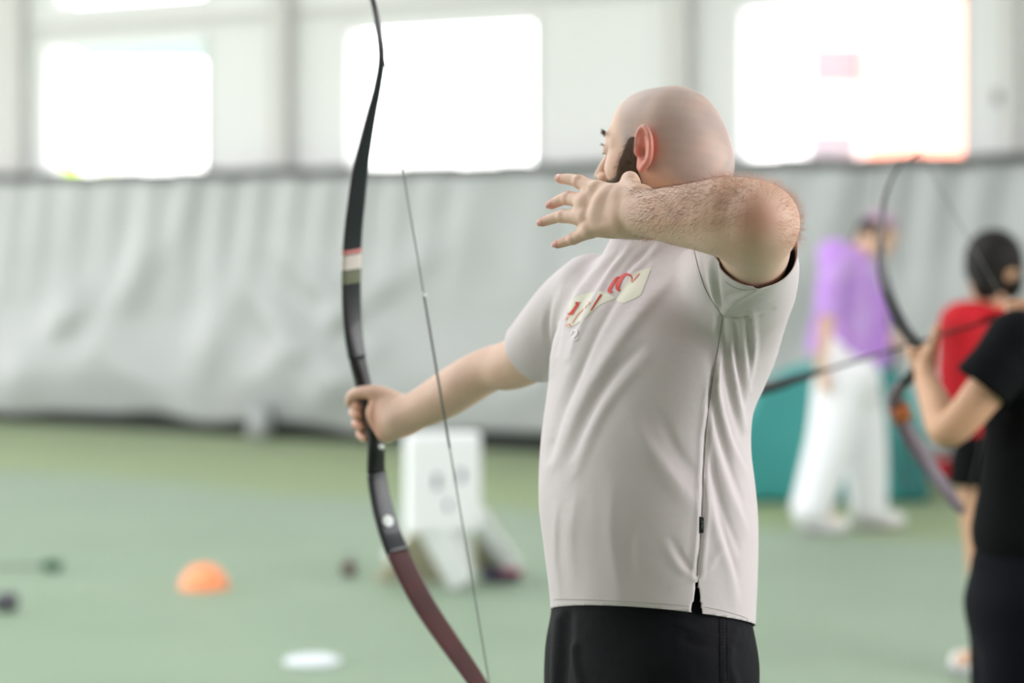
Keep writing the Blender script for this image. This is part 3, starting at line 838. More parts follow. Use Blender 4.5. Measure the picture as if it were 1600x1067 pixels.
r_, n_ = sample_surface(bme, lambda V, N: ((V-HO) @ HA.T)[:, 1] > -0.03, 9000, 3)
d_ = n_*0.6 + U(0.3, 0, -1) @ HA + rs.randn(len(n_), 3)*0.3
hair_curves('beard_hair', r_, [unit(q) for q in d_], rs.uniform(.004, .009, len(r_)), M['beard'], beard, rad=0.00012, curl=0.4)['kind'] = 'stuff'

# arm hair
def fmask(V, N):
    px, py = to_px(V)
    w = sm(px, 975, 1010)*(1-sm(px, 1150, 1200))*(V[:, 1] < 3.46)*(py > 270)*(py < 400)
    return w*(0.03 + (1 - sm(py, 335, 365)) + 0.3*sm(px, 960, 1000)*(1-sm(px, 1080, 1110))*(py < 372))
r_, n_ = sample_surface(bodyme, fmask, 5600, 5)
d_ = n_*0.35 + U(-0.75, 0.15, -0.55) + rs.randn(len(n_), 3)*0.28
hair_curves('arm_hair', r_, [unit(q) for q in d_], rs.uniform(.006, .013, len(r_)), M['arm_hair'], body, rad=0.00008, curl=0.6)['kind'] = 'stuff'
def emask(V, N):
    px, py = to_px(V)
    return (px > 1060)*(V[:, 1] < 3.40)*(py < 385)*((N[:, 2] > 0.45) | ((N[:, 0] > 0.45) & (px > 1190)))*(0.3 + sm(px, 1080, 1180))
r_, n_ = sample_surface(bodyme, emask, 3600, 6)
d_ = n_*0.7 + U(0.25, 0.0, 0.0) + rs.randn(len(n_), 3)*0.35
hair_curves('upper_arm_hair', r_, [unit(q) for q in d_], rs.uniform(.006, .017, len(r_)), M['light_hair'], body, rad=0.00008, curl=0.6)['kind'] = 'stuff'

# fingernails of the left hand
for f_, up in (('index', U(-.55, -.75, .45)), ('middle', U(-.75, -.65, .15)), ('ring', U(-.7, -.7, 0)), ('little', U(-.6, -.75, .3))):
    a, b = P(*HND[f_][-2]), P(*HND[f_][-1]); t = unit(b-a); n_ = unit(up - t*np.dot(up, t)); w_ax = np.cross(t, n_); r = RAD[f_][-1]
    mb = MB(); Vv = []; nn, mm = 9, 9
    for i in range(nn):
        for j in range(mm):
            s1 = (i/(nn-1)-.5)*2; s2 = (j/(mm-1)-.5)*2
            ang = s2*0.85*math.sqrt(max(0, 1-abs(s1)**4*.5))
            Vv.append(b + t*(s1*0.0052 + 0.001) + (n_*math.cos(ang) + w_ax*math.sin(ang))*(r*1.03 - 0.0006*(s1 > .8)))
    mb.add(Vv, [(i*mm+j, (i+1)*mm+j, (i+1)*mm+j+1, i*mm+j+1) for i in range(nn-1) for j in range(mm-1)])
    o = mb.build('fingernail', M['nail'], body, True); so = o.modifiers.new('s', 'SOLIDIFY'); so.thickness = 0.0006; so.offset = 0

# ------------------------------------------------------------------ grey t-shirt
T = Shape()
T.loft([LR(*t, sh=0.0) for t in TORSO], 0.01)
LS0, LS1, LS2 = P(1120, 445, 3.55), P(1150, 428, 3.47), P(1181, 384, 3.33)
T.tube([LS0, LS1, P(1166, 405, 3.40), LS2, P(1192, 358, 3.25)], [0.070, 0.074, 0.066, 0.0605, 0.064], 0.04, n=16)
T.tube([P(1178, 425, 3.44), P(1176, 470, 3.48), P(1168, 520, 3.54), P(1158, 570, 3.60)], [0.045, 0.048, 0.044, 0.03], 0.06, n=12)   # cloth hanging under the sleeve
T.tube([P(925, 455, 3.72), P(895, 482, 3.77), P(862, 518, 3.82), P(836, 548, 3.865), P(815, 566, 3.90)], [0.058, 0.060, 0.0575, 0.0545, 0.054], 0.03, n=14)
T.tube([P(1000, 400, 3.64), P(1090, 395, 3.60)], [0.05, 0.06], 0.04)
sme = T.mesh(0.0042, 'tshirt')
bm = bmesh.new(); bm.from_mesh(sme)
def cut(bm, center, R, o, n, extra=None):
    c = Vector(center)
    gf = [f for f in bm.faces if (f.calc_center_median()-c).length < R and (extra is None or extra(f.calc_center_median()))]
    gs_ = set(gf); ge = {e for f in gf for e in f.edges}; gv = {v for f in gf for v in f.verts}
    bmesh.ops.bisect_plane(bm, geom=list(gs_)+list(ge)+list(gv), plane_co=Vector(o), plane_no=Vector(n), clear_outer=True)
# left cuff
cn = unit(P(1192, 340, 3.24) - P(1160, 412, 3.40)); cn = unit(U(0.10, -0.90, 0.42))
CUFF_L = P(1183, 392, 3.335)
cut(bm, P(1188, 368, 3.26), 0.13, CUFF_L, cn)
cn2 = unit(P(815, 566, 3.90) - P(862, 518, 3.82)); CUFF_R = P(836, 548, 3.865)
cut(bm, P(822, 560, 3.89), 0.10, CUFF_R, cn2)
# neck and hem
cut(bm, P(1055, 345, 3.62), 0.13, P(990, 371, 3.6), unit(U(-0.10, -0.15, 1.0)))
cut(bm, P(1015, 1000, 3.62), 0.26, P(862, 950, 3.62), unit(U(-0.0966, -0.235, -1.0)), lambda q: q.z < 1.05)
# slit at the side seam: two cuts meeting at the apex
ap = P(1089, 900, 3.48)
bm.verts.ensure_lookup_table()
def slit(px_low, keep):
    lowp = P(px_low, 962, 3.47); d = Vector(lowp - ap); n = d.cross(Vector((0, 1, 0))).normalized()
    gf = [f for f in bm.faces if f.calc_center_median().y < 3.60 and f.calc_center_median().z < ap[2] and abs(f.calc_center_median().x - ap[0]) < 0.04]
    ge = {e for f in gf for e in f.edges}; gv = {v for f in gf for v in f.verts}
    bmesh.ops.bisect_plane(bm, geom=gf+list(ge)+list(gv), plane_co=Vector(ap), plane_no=n)
slit(1079, 0); slit(1098, 1)
dele = []
for f in bm.faces:
    c = f.calc_center_median()
    if c.y < 3.60 and c.z < ap[2]:
        pxx = 800 + F*c.x/c.y; pyy = HZ - F*(c.z-CAM_H)/c.y; t = (pyy-900)/62
        if 0 < t < 1.6 and 1089 - 10*t < pxx < 1089 + 9*t: dele.append(f)
bmesh.ops.delete(bm, geom=dele, context='FACES')
# drop everything but the largest island
bm.verts.ensure_lookup_table()
seen = set(); best = []
for v0 in bm.verts:
    if v0.index in seen: continue
    st = [v0]; isl = []; seen.add(v0.index)
    while st:
        v = st.pop(); isl.append(v)
        for e in v.link_edges:
            w = e.other_vert(v)
            if w.index not in seen: seen.add(w.index); st.append(w)
    if len(isl) > len(best): best = isl
keep = set(best)
bmesh.ops.delete(bm, geom=[v for v in bm.verts if v not in keep], context='VERTS')
bm.to_mesh(sme); bm.free(); sme.update()
V = get_co(sme); N = get_no(sme); px, py = to_px(V)
front = sm(-N[:, 1], -0.25, 0.15)*sm(3.80 - V[:, 1], 0, 0.1)

def pline(px, py, pts, n=24):
    """distance in pixels to a smooth line, and position 0..1 along it, signed side"""
    q = spline(np.array(pts, float), n); best = np.full(len(px), 1e9); t_ = np.zeros(len(px)); side = np.ones(len(px))
    for i in range(len(q)-1):
        a, b = q[i], q[i+1]; ab = b-a; L = max(ab @ ab, 1e-6)
        t = np.clip(((px-a[0])*ab[0] + (py-a[1])*ab[1])/L, 0, 1)
        dx = px-a[0]-t*ab[0]; dy = py-a[1]-t*ab[1]; d = np.hypot(dx, dy); m = d < best
        best[m] = d[m]; t_[m] = (i + t[m])/(len(q)-1); side[m] = np.sign(ab[0]*dy[m] - ab[1]*dx[m])
    return best, t_, side
FOLDS = [  # points, width px, height mm (+ ridge / - groove)
    ([(1010, 405), (968, 455), (930, 520), (900, 590), (876, 650), (858, 715)], 9, -5.5),
    ([(990, 420), (948, 480), (912, 550), (884, 620), (864, 680)], 10, 4.5),
    ([(1045, 440), (990, 505), (945, 570), (905, 640), (872, 720)], 12, 4.0),
    ([(1000, 545), (960, 585), (925, 640), (895, 710)], 8, -3.0),
    ([(1010, 560), (965, 610), (930, 665), (900, 740)], 10, 2.6),
    ([(985, 385), (955, 425), (930, 470), (905, 520), (890, 560)], 7, 3.6),
    ([(972, 392), (940, 430), (916, 472), (898, 520)], 6, -3.6),
    ([(955, 400), (925, 428), (902, 462), (888, 500)], 7, 3.2),
    ([(935, 412), (908, 440), (890, 472)], 5, -2.6),
    ([(1030, 385), (1000, 415), (975, 445)], 6, 2.4),
    ([(1020, 383), (992, 410), (965, 440)], 4, -2.4),
    # behind the side seam
    ([(1126, 500), (1120, 560), (1122, 620), (1140, 690), (1165, 740)], 6, 4.0),
    ([(1120, 520), (1112, 580), (1118, 650), (1138, 720), (1160, 780)], 5, -3.4),
    ([(1140, 500), (1142, 560), (1152, 620), (1162, 670)], 7, 4.2),
    ([(1134, 500), (1134, 560), (1144, 625), (1158, 680)], 5, -3.6),
    ([(1158, 500), (1163, 550), (1168, 610)], 7, 4.0),
    ([(1150, 505), (1153, 560), (1162, 630)], 4, -3.2),
    ([(1176, 490), (1178, 540), (1172, 590)], 6, 3.2),
    ([(1168, 495), (1171, 545), (1169, 590)], 4, -3.0),
    ([(1112, 655), (1120, 710), (1140, 770), (1165, 830)], 8, 3.4),
    ([(1106, 680), (1114, 740), (1132, 800), (1155, 860)], 6, -2.6),
    ([(1108, 770), (1118, 820), (1138, 880), (1150, 940)], 8, 2.4),
    ([(1120, 780), (1134, 840), (1152, 900)], 6, -2.0),
    # front of the belly
    ([(985, 640), (1010, 690), (1045, 740), (1085, 790)], 14, 2.8),
    ([(1035, 650), (1055, 700), (1088, 745)], 10, -1.8),
    ([(960, 760), (955, 820), (962, 880), (968, 935)], 10, 1.6),
    ([(900, 780), (892, 840), (898, 900)], 9, 1.4),
    ([(1000, 800), (985, 850), (990, 910)], 9, -1.5),
    ([(1040, 850), (1060, 885), (1084, 902)], 6, 1.6), ([(1050, 842), (1070, 876), (1086, 898)], 4, -1.4),
    ([(1045, 920), (1065, 908), (1084, 903)], 5, 1.2),
    ([(1130, 850), (1110, 885), (1092, 900)], 5, 1.4),
    ([(870, 790), (868, 860), (876, 930)], 6, 1.6),
    # left sleeve
    ([(1218, 430), (1185, 448), (1150, 470), (1130, 492)], 6, 2.6),
    ([(1224, 415), (1190, 440), (1160, 458), (1138, 462)], 4, -2.2),
    ([(1108, 400), (1112, 440), (1122, 485)], 5, 3.0), ([(1118, 398), (1120, 440), (1126, 480)], 4, -3.0),
    ([(1098, 398), (1100, 430), (1112, 470)], 4, -2.0),
    # right sleeve
    ([(880, 450), (868, 490), (865, 540), (862, 585)], 6, 3.0), ([(890, 460), (876, 500), (870, 550)], 5, -3.0),
    ([(850, 485), (848, 520), (856, 560)], 6, 1.8), ([(862, 470), (858, 505), (860, 550)], 4, -1.8),
]
disp = np.zeros(len(V))
for pts, w, a in FOLDS:
    d, t, s_ = pline(px, py, pts)
    w2 = w*np.where(s_ > 0, 1.25, 0.8)
    disp += a*0.0014*np.exp(-(d/w2)**2)*np.sin(np.pi*np.clip(0.08 + 0.84*t, 0, 1))**0.7*front
SEAM = [(1129, 494), (1121, 550), (1111, 610), (1103, 680), (1099, 750), (1096, 830), (1089, 899)]
d, t, s_ = pline(px, py, SEAM); disp -= 0.0028*np.exp(-(d/3.2)**2)*front; disp += 0.0016*np.exp(-((d-7)/4)**2)*front
ARMH = [(1085, 392), (1092, 420), (1104, 455), (1128, 493), (1150, 496), (1180, 494), (1208, 484)]
d, t, s_ = pline(px, py, ARMH); disp -= 0.0014*np.exp(-(d/3)**2)*front
# back of the shirt and small overall ripples
back = 1 - front
disp += back*0.004*np.sin(V[:, 0]*60 + V[:, 2]*9)*sm(1.4-V[:, 2], 0, .2)
set_co(sme, V + N*disp[:, None])
shirt = link('tshirt', sme, M['shirt'], archer)
so = shirt.modifiers.new('thick', 'SOLIDIFY'); so.thickness = 0.0016; so.offset = -1

# decals, seams and hem stitching lie on the cloth: cast from the viewer side onto the shirt mesh
sco = get_co(sme); spf = [tuple(p.vertices) for p in sme.polygons]
BV = BVHTree.FromPolygons([Vector(v) for v in sco], spf)
EYE = Vector((0, 0, CAM_H))
def onto(x, y, off=0.0006):
    d = (Vector(P(x, y, 3.6)) - EYE).normalized()
    hit, nrm, _, _ = BV.ray_cast(EYE, d, 6)
    if hit is None: return None
    if nrm.dot(d) > 0: nrm = -nrm
    return np.array(hit + nrm*off)
def patch(name, quad, material, parent, off=0.0005, nu=14, nv=10, label=None):
    """bilinear patch given by two border lines of points"""
    A_, B_ = spline(quad[0], nu), spline(quad[1], nu)
    Vv = []; 
    for i in range(nu):
        for j in range(nv):
            q = A_[i]*(1-j/(nv-1)) + B_[i]*(j/(nv-1)); h = onto(q[0], q[1], off)
            if h is None: return None
            Vv.append(h)
    mb = MB(); mb.add(Vv, [(i*nv+j, (i+1)*nv+j, (i+1)*nv+j+1, i*nv+j+1) for i in range(nu-1) for j in range(nv-1)])
    return mb.build(name, material, parent, True, label)
def stroke(mb, pts, wid, off=0.0010):
    q = spline(np.column_stack([np.array(pts, float), np.array(wid if not np.isscalar(wid) else [wid]*len(pts), float)]), 8*len(pts))
    rows = []
    for i in range(len(q)):
        t = unit(q[min(i+1, len(q)-1), :2] - q[max(i-1, 0), :2]); nn = np.array([-t[1], t[0]])*q[i, 2]/2
        a = onto(*(q[i, :2]-nn), off); b = onto(*(q[i, :2]+nn), off)
        if a is None or b is None: continue
        rows.append((a, b))
    if len(rows) > 1:
        mb.add([p for r in rows for p in r], [(2*i, 2*i+2, 2*i+3, 2*i+1) for i in range(len(rows)-1)])
patch('print_panel', ([(962, 470), (985, 430), (1008, 421), (1020, 418)], [(975, 474), (1000, 462), (1004, 455), (1016, 424)]), M['cream_print'], shirt, label='cream patch behind the red letters')
patch('print_panel', ([(890, 474), (905, 462), (940, 455), (962, 466)], [(885, 512), (898, 508), (922, 490), (938, 476)]), M['cream_print'], shirt, label='cream patch behind the red letters')
def letter(name, strokes, m, label=None):
    for st_ in strokes:
        mb = MB(); stroke(mb, *st_)
        if mb.v: mb.build(name, M[m], shirt, True, label)
letter('red_letter', [([(973, 436), (965, 434), (957, 445), (952, 455), (958, 457)], [1.2, 3, 5, 5, 2]),
    ([(1000, 428), (994, 435), (988, 442)], [1.6, 1.8, 1.0]),
    ([(987, 441), (988, 435), (984, 430), (976, 430), (968, 440), (965, 450), (969, 455)], [1.2, 1.6, 3, 4.5, 7, 6.5, 2.5]),
    ([(940, 460.5), (932, 472), (924, 485)], [3.4, 2.8, 2]),
    ([(908, 473), (900, 473), (903, 475), (899, 482), (893, 490), (888, 491), (898, 491)], [1, 2, 5, 5, 5, 2, 1])], 'red_print', 'red script letter on the chest')
letter('faded_letter', [([(922, 472), (912, 484), (903, 493), (895, 505)], [2.5, 2.2, 1.6, 1.2]), ([(885, 509), (890, 507), (893, 510)], [1.5, 2.5, 1.5]), ([(888, 494), (885, 501)], [2, 1.5])], 'pink_print')
letter('white_letter', [([(893, 523), (896, 516), (902, 518), (900, 524), (896, 527), (898, 531), (904, 528)], 2.2)], 'white_print')

def seam(name, pts, rad, material, n=60, off=0.0004):
    q = spline(np.array(pts, float), n); w = [onto(a[0], a[1], off) for a in q]; w = [x for x in w if x is not None]
    if len(w) > 3:
        mb = MB(); mb.tube(w, rad, 6); return mb.build(name, material, shirt, True)
M['seam'] = mat('seam_thread', srgb(150,142,140), 0.8)
M['seam_light'] = mat('hem_stitch', srgb(184,179,176), 0.8)
seam('side_seam', SEAM, 0.0007, M['seam'])
seam('armhole_seam', ARMH[:4], 0.0005, M['seam'])
# dotted overlock where the sleeve meets the body
q = spline(np.array([(1130, 494), (1150, 497), (1172, 495)], float), 22); mb = MB()
for i in range(0, 22):
    a = onto(q[i][0], q[i][1]-1, .0006); b = onto(q[i][0]+1.0, q[i][1]+1.5, .0006)
    if a is not None and b is not None: mb.tube([a, b], 0.0005, 5)
mb.build('armhole_stitching', M['white_print'], shirt, True)
seam('hem_stitch', [(866, 936), (900, 936), (960, 938), (1020, 942), (1076, 946)], 0.0005, M['seam_light'])
seam('hem_stitch', [(1102, 948), (1130, 954), (1155, 961), (1168, 966)], 0.0005, M['seam_light'])
seam('cuff_stitch', [(1133, 440), (1150, 450), (1170, 453), (1195, 446), (1216, 432)], 0.0004, M['seam_light'])
# black tag on the seam
mb = MB(); a, b, c, d = onto(1092.5, 807, .001), onto(1100, 808, .004), onto(1100, 832, .004), onto(1092, 833, .001)
nrm = unit(np.cross(b-a, d-a)); mb.add([a, b, c, d, a+nrm*.0012, b+nrm*.0012, c+nrm*.0012, d+nrm*.0012], [(0,1,2,3), (7,6,5,4), (0,4,5,1), (1,5,6,2), (2,6,7,3), (3,7,4,0)])
tg = mb.build('seam_tag', M['black_tag'], shirt, label='small black brand tag sewn into the side seam')
mb = MB()
for k, (y0, y1) in enumerate([(813, 816), (818, 826)]):
    a, b = a_ , b_ = onto(1095, y0, .0045), onto(1098, y1, .0055)
    mb.tube([a, b], 0.0003, 5)
mb.build('tag_print', M['frame'], tg)

# ------------------------------------------------------------------ black shorts
S_ = Shape()
SH = [(885, 872, 1165, 27, 1.1), (915, 868, 1166, 27, 1.1), (940, 866, 1166, 27, 1.1), (970, 864, 1168, 27, 1.1), (1010, 862, 1169, 27, 1.14), (1060, 862, 1167, 27, 1.18), (1110, 868, 1162, 27, 1.2), (1150, 880, 1150, 27, 1.2)]
S_.loft([LR(*t, sh=0.001) for t in SH], 0.01)
for h_, a_ in zip(hips, ank):
    kn = (h_+a_)/2 + FWD*0.03 + U(0, 0, .02)
    S_.tube([h_ + U(0, 0, -.02), (h_+kn)/2, kn + U(0, 0, -.06)], [0.104, 0.100, 0.096], 0.05, n=12)
    S_.plane(kn + U(0, 0, 0.0), U(0, 0, -1), kn, 0.2)
shm = S_.mesh(0.005, 'shorts')
V = get_co(shm); N = get_no(shm); px, py = to_px(V); fr_ = sm(-N[:, 1], -0.2, 0.2); disp = np.zeros(len(V))
for pts, w, a in [([(886, 965), (884, 1010), (880, 1060), (878, 1110)], 9, -6), ([(872, 965), (868, 1020), (866, 1080)], 6, 4), ([(896, 1010), (900, 1040), (910, 1080)], 7, 4),
                  ([(1060, 975), (1100, 990), (1140, 992)], 5, 2.5), ([(1070, 1000), (1110, 1012), (1150, 1010)], 5, -2.5), ([(1150, 985), (1140, 1030), (1150, 1070)], 6, 3), ([(1132, 960), (1130, 1010), (1132, 1067), (1134, 1120)], 3, 2.0)]:
    d, t, s_ = pline(px, py, pts); disp += a*0.001*np.exp(-(d/w)**2)*fr_
set_co(shm, V + N*disp[:, None])
shorts = link('shorts', shm, M['shorts'], archer)
BV2 = BVHTree.FromPolygons([Vector(v) for v in get_co(shm)], [tuple(p.vertices) for p in shm.polygons])
for xo in (1124, 1135):
    mb = MB(); pts = []
    for y in np.arange(966, 1120, 5.0):
        d = (Vector(P(xo + (y-966)*0.01, y, 3.6)) - EYE).normalized(); h, nr, _, _ = BV2.ray_cast(EYE, d, 6)
        if h is not None: pts.append((np.array(h + nr*0.0006)))
    for i in range(0, len(pts)-1): mb.tube([pts[i], pts[i]*0.35+pts[i+1]*0.65], 0.0007, 5)
    mb.build('seam_stitching', M['black_fabric'], shorts)
for s_, a_ in zip(('left', 'right'), ank):
    SHO = Shape(); q = a_ + U(0, 0, -.1)
    SHO.tube([q + U(0, 0, .045) - FWD*0.04, q + U(0, 0, .045) + FWD*0.06, q + U(0, 0, .036) + FWD*0.17], [.045, .046, .036], .02, n=10)
    SHO.tube([q + U(0, 0, .06), q + U(0, 0, .10)], [.045, .048], .02)
    SHO.plane(q + U(0, 0, .002), U(0, 0, -1), q, 0.3)
    link('shoe', SHO.mesh(0.006, 'shoe'), M['black_fabric'], archer)
# ------------------------------------------------------------------ recurve bow of the archer
def bow_builder(prefix_label, label, strpx, path, aim, Ystr, mats, grip_rows, parts):
    pass
SP0, SP1 = P(577.0, -45, 3.97), P(797.0, 1260, 3.97)        # string ends
AIM = unit(U(-0.55, 0.835, 0))
SDIR = unit(SP1 - SP0); PN = unit(np.cross(SDIR, AIM))        # normal of the bow's plane = limb width direction
def on_plane(px, py, O, Nn):
    d = P(px, py, 1.0) - U(0, 0, CAM_H); e = U(0, 0, CAM_H)
    t = np.dot(O - e, Nn)/np.dot(d, Nn); return e + d*t
BP = [(577, -45, 5, 5), (579, -15, 7, 5), (589, 30, 8, 5), (596, 88, 9, 6), (590, 135, 11, 6), (580, 180, 15, 6), (570, 228, 20, 7), (562, 270, 25, 7), (556, 320, 27, 8), (551, 370, 28, 8), (549, 420, 28, 9), (549, 470, 28, 10),
      (552, 520, 26, 12), (558, 560, 24, 16), (567, 600, 21, 22), (576, 640, 20, 26), (583, 675, 20, 26), (587, 700, 24, 20), (588, 740, 27, 13), (597, 790, 30, 10), (612, 840, 33, 9), (635, 893, 34, 8), (664, 947, 34, 8), (698, 998, 33, 7), (738, 1055, 29, 7), (776, 1115, 24, 6), (800, 1170, 18, 6), (806, 1215, 12, 6), (797, 1260, 7, 5)]
bow = empty('recurve_bow', on_plane(580, 655, SP0, PN), 'tall dark recurve bow with burgundy lower limb held out by the bald archer', 'bow')
def limb_mesh(rows, lo, hi, n=90, sub=8, ex=4.0):
    q = spline(np.array(rows, float), n)
    ww = [on_plane(r[0], r[1], SP0, PN) for r in q]
    mb = MB(); Vv = []; K = 16; idx = []
    for i, r in enumerate(q):
        if not (lo <= r[1] <= hi): continue
        t = unit(ww[min(i+1, n-1)] - ww[max(i-1, 0)]); nn = unit(np.cross(t, PN)); ppm = F/ww[i][1]
        w = r[2]/ppm/2/0.86; th = r[3]/ppm/2
        for k in range(K):
            a = 2*math.pi*k/K; c, s_ = math.cos(a), math.sin(a)
            Vv.append(ww[i] + PN*w*math.copysign(abs(c)**(2/ex), c) + nn*th*math.copysign(abs(s_)**(2/ex), s_))
        idx.append(i)
    m = len(idx)
    mb.add(Vv, [(i*K+k, i*K+(k+1) % K, (i+1)*K+(k+1) % K, (i+1)*K+k) for i in range(m-1) for k in range(K)] + [tuple(range(K))[::-1], tuple((m-1)*K+k for k in range(K))])
    return mb
def limb(name, lo, hi, m, label=None, n=260, grow=0.0, ex=4.0):
    rows = [(a, b, c + grow, d + grow) for a, b, c, d in BP]
    return limb_mesh(rows, lo, hi, n, ex=ex).build(name, m, bow, True, label)
ul = limb('upper_limb', -50, 563, M['bow_dark'])
limb('riser', 558, 742, M['bow_grip'], 'black sculpted riser', ex=2.4)
ll = limb('lower_limb', 737, 866, M['bow_dark'])
llb = limb('lower_limb_facing', 860, 1262, M['burgundy'], 'burgundy outer half of the lower limb')
def band(lo, hi, m, label):
    o = limb('limb_band', lo, hi, m, label, n=900, grow=0.9); o.parent = ul; o.matrix_parent_inverse = Matrix.Identity(4); return o
band(388, 396, M['pink_band'], 'pink band'); band(396, 420, M['cream_band'], 'cream band'); band(420, 442, M['olive_band'], 'olive band')
# string with its white nocking bead
strpts = [SP0 + (SP1-SP0)*t for t in np.linspace(0, 1, 60)]
mb = MB(); mb.tube(strpts, 0.0011, 8); st = mb.build('bowstring', M['string'], bow, True)
def strat(py):
    t = min(max((py+45)/1305, 0), 1); return SP0 + (SP1-SP0)*t
mb = MB(); mb.tube([strat(463), strat(535), strat(620), strat(700)], [0.0019]*4, 8); mb.build('serving', M['string'], st, True)
mb = MB(); mb.tube([strat(458), strat(464)], [0.0042, 0.0042], 10); mb.build('nocking_bead', M['white_dot'], st, True, label='white nocking bead')
# white dot on the lower limb, facing the archer
c = on_plane(604, 815, SP0, PN); t = unit(on_plane(612, 840, SP0, PN) - on_plane(597, 790, SP0, PN)); nn = unit(np.cross(t, PN)); nn = nn if nn[1] < 0 else -nn
Mx = Matrix.Translation(Vector(c + nn*0.0052)) @ Vector(nn).to_track_quat('Z', 'Y').to_matrix().to_4x4()
mb = MB(); mb.lathe([(0.0105, 0), (0.0105, 0.0008), (0.0095, 0.0013)], 28, Mx); mb.build('limb_bolt', M['white_dot'], ll, True, label='round white limb bolt cap')
c = on_plane(597, 697, SP0, PN); mb = MB(); mb.lathe([(0.0001, -.005), (.0042, -.003), (.005, 0), (.0042, .003), (.0001, .005)], 12, Matrix.Translation(Vector(c + U(0, -.012, 0))), cap=False)
mb.build('riser_stud', M['white_dot'], bow, True)
# ------------------------------------------------------------------ people behind
def frame_from(face, up=(0, 0, 1)):
    f = unit(face); u = unit(np.asarray(up, float) - f*np.dot(f, up)); l = np.cross(u, f); return np.array([f, l, u])
def hand_ops(S, wr, d, back, th, s=1.0, curl=0.35, spread=0.18, tucked=False):
    """palm and five fingers: wr wrist, d along the hand, back = normal of the back of the hand, th = thumb side"""
    d = unit(d); back = unit(back - d*np.dot(d, back)); th = unit(th - d*np.dot(d, th) - back*np.dot(back, th))
    S.tube([wr, wr + d*.045*s, wr + d*.080*s], [.028*s, .036*s, .034*s], .015, flat=back, fs=.45)
    for i, (L, off) in enumerate([(.072, .030), (.080, .010), (.074, -.010), (.058, -.029)]):
        b = wr + d*.080*s + th*off*s; dd = unit(d + th*spread*(off/.03)); p = [b]
        a = 0
        for k in range(3):
            a += curl*(0.8 + 0.5*k); dd2 = unit(dd*math.cos(a) - back*math.sin(a)); p.append(p[-1] + dd2*L*s*(.42, .32, .26)[k])
        S.tube(p, [.0098*s, .0092*s, .0086*s, .0074*s], .004)
    b = wr + d*.022*s + th*.024*s; t1 = unit(d*.75 + th*.8 - back*.1); t2 = unit(d*.95 + th*.35 - back*(.5 if tucked else .1))
    S.tube([b, b + t1*.040*s, b + t1*.040*s + t2*.032*s, b + t1*.040*s + t2*.056*s], [.015*s, .0125*s, .011*s, .009*s], .01)
def trunk_ops(S, pel, chest, neck, shL, shR, face, grow=0.0, w=1.0, k=.04):
    f = unit(U(face[0], face[1], 0))
    m = pel*.5 + chest*.5
    S.tube([pel, m, chest], [(.160+grow)*w, (.150+grow)*w, (.165+grow)*w], k, n=8, flat=f, fs=.68)
    S.tube([shL, chest*.3 + neck*.35 + (shL+shR)*.175, shR], [.055+grow, .075+grow, .055+grow], k, n=8)
def smooth_link(S, h, name, m, parent, label=None, **kw):
    return link(name, S.mesh(h, name, **kw), M[m], parent, label=label)

def simple_head(S, O, A3, s=1.0):
    head_ops(S, (O, A3/1.0), ear=(1, -1), fine=False)

# ---- person in the lilac top and white trousers, 12.5 m away, facing right
Y = 12.5
pur = empty('person', P(1322, 830, 12.4), 'person in lilac top and white trousers standing sideways by the curtain', 'person')
O = P(1374, 362, Y); HA2 = frame_from((0.92, -0.15, -0.30))
B = Shape(); head_ops(B, (O, HA2), fine=False)
face = U(1, -0.1, 0)
pel, chest, neck = P(1325, 590, Y), P(1328, 445, Y), P(1345, 392, Y)
shR, shL = P(1306, 412, Y-0.17), P(1342, 410, Y+0.17)
trunk_ops(B, pel, chest, neck, shL, shR, face, grow=-0.02)
B.tube([chest, neck, P(1362, 378, Y)], [.07, .055, .055], .04)
B.tube([shR, P(1294, 490, Y-0.24), P(1287, 545, Y-0.24), P(1283, 572, Y-0.22)], [.050, .042, .032, .026], .03, n=10)
hand_ops(B, P(1283, 574, Y-0.22), U(0.0, 0, -1), U(-1, -.2, 0), U(0, 0.2, 0)+U(1, 0, 0)*.2+U(0,-1,0), 0.95)
B.tube([shL, P(1372, 500, Y+0.16), P(1392, 528, Y+0.10), P(1412, 544, Y+0.06)], [.048, .040, .033, .026], .03, n=10)
hand_ops(B, P(1412, 544, Y+0.06), U(.9, -.2, -.25), U(.1, .7, .7), U(.2, -.7, .7), 0.95, curl=.7)
for hx, kn, an in ((pel + U(-.03, -.09, 0), P(1297, 700, Y-.12), P(1272, 800, Y-.13)), (pel + U(.03, .09, 0), P(1350, 700, Y+.10), P(1362, 802, Y+.10))):
    B.tube([hx, kn, an], [.085, .055, .038], .05, n=8); B.tube([an, an + U(.12, -.02, -.05)], [.04, .03], .03)
body2 = smooth_link(B, .009, 'body', 'skin_light', pur)
T2 = Shape(); trunk_ops(T2, P(1330, 570, Y), chest, neck, shL, shR, face, grow=.022, w=.92)
T2.tube([P(1302, 398, Y), P(1318, 425, Y)], [.085, .11], .06)
T2.tube([P(1372, 470, Y), P(1374, 560, Y)], [.05, .055], .08)
T2.tube([shR, P(1297, 440, Y-.21), P(1291, 500, Y-.24)], [.072, .068, .066], .04); T2.plane(P(1292, 492, Y-.24), U(-.1, 0, -1), P(1290, 510, Y-.24), .10)
T2.tube([P(1277, 500, Y+.02), P(1268, 545, Y+.05)], [.03, .03], .08)
T2.tube([shL, P(1368, 485, Y+.16)], [.07, .062], .04)
smooth_link(T2, .010, 'top', 'purple_fabric', pur)
T3 = Shape()
T3.tube([P(1322, 560, Y), pel], [.165, .19], .05, flat=(1, 0, 0), fs=.85)
T3.tube([pel + U(-.05, -.09, -.02), P(1298, 690, Y-.12), P(1268, 792, Y-.13)], [.14, .125, .105], .05, n=10)
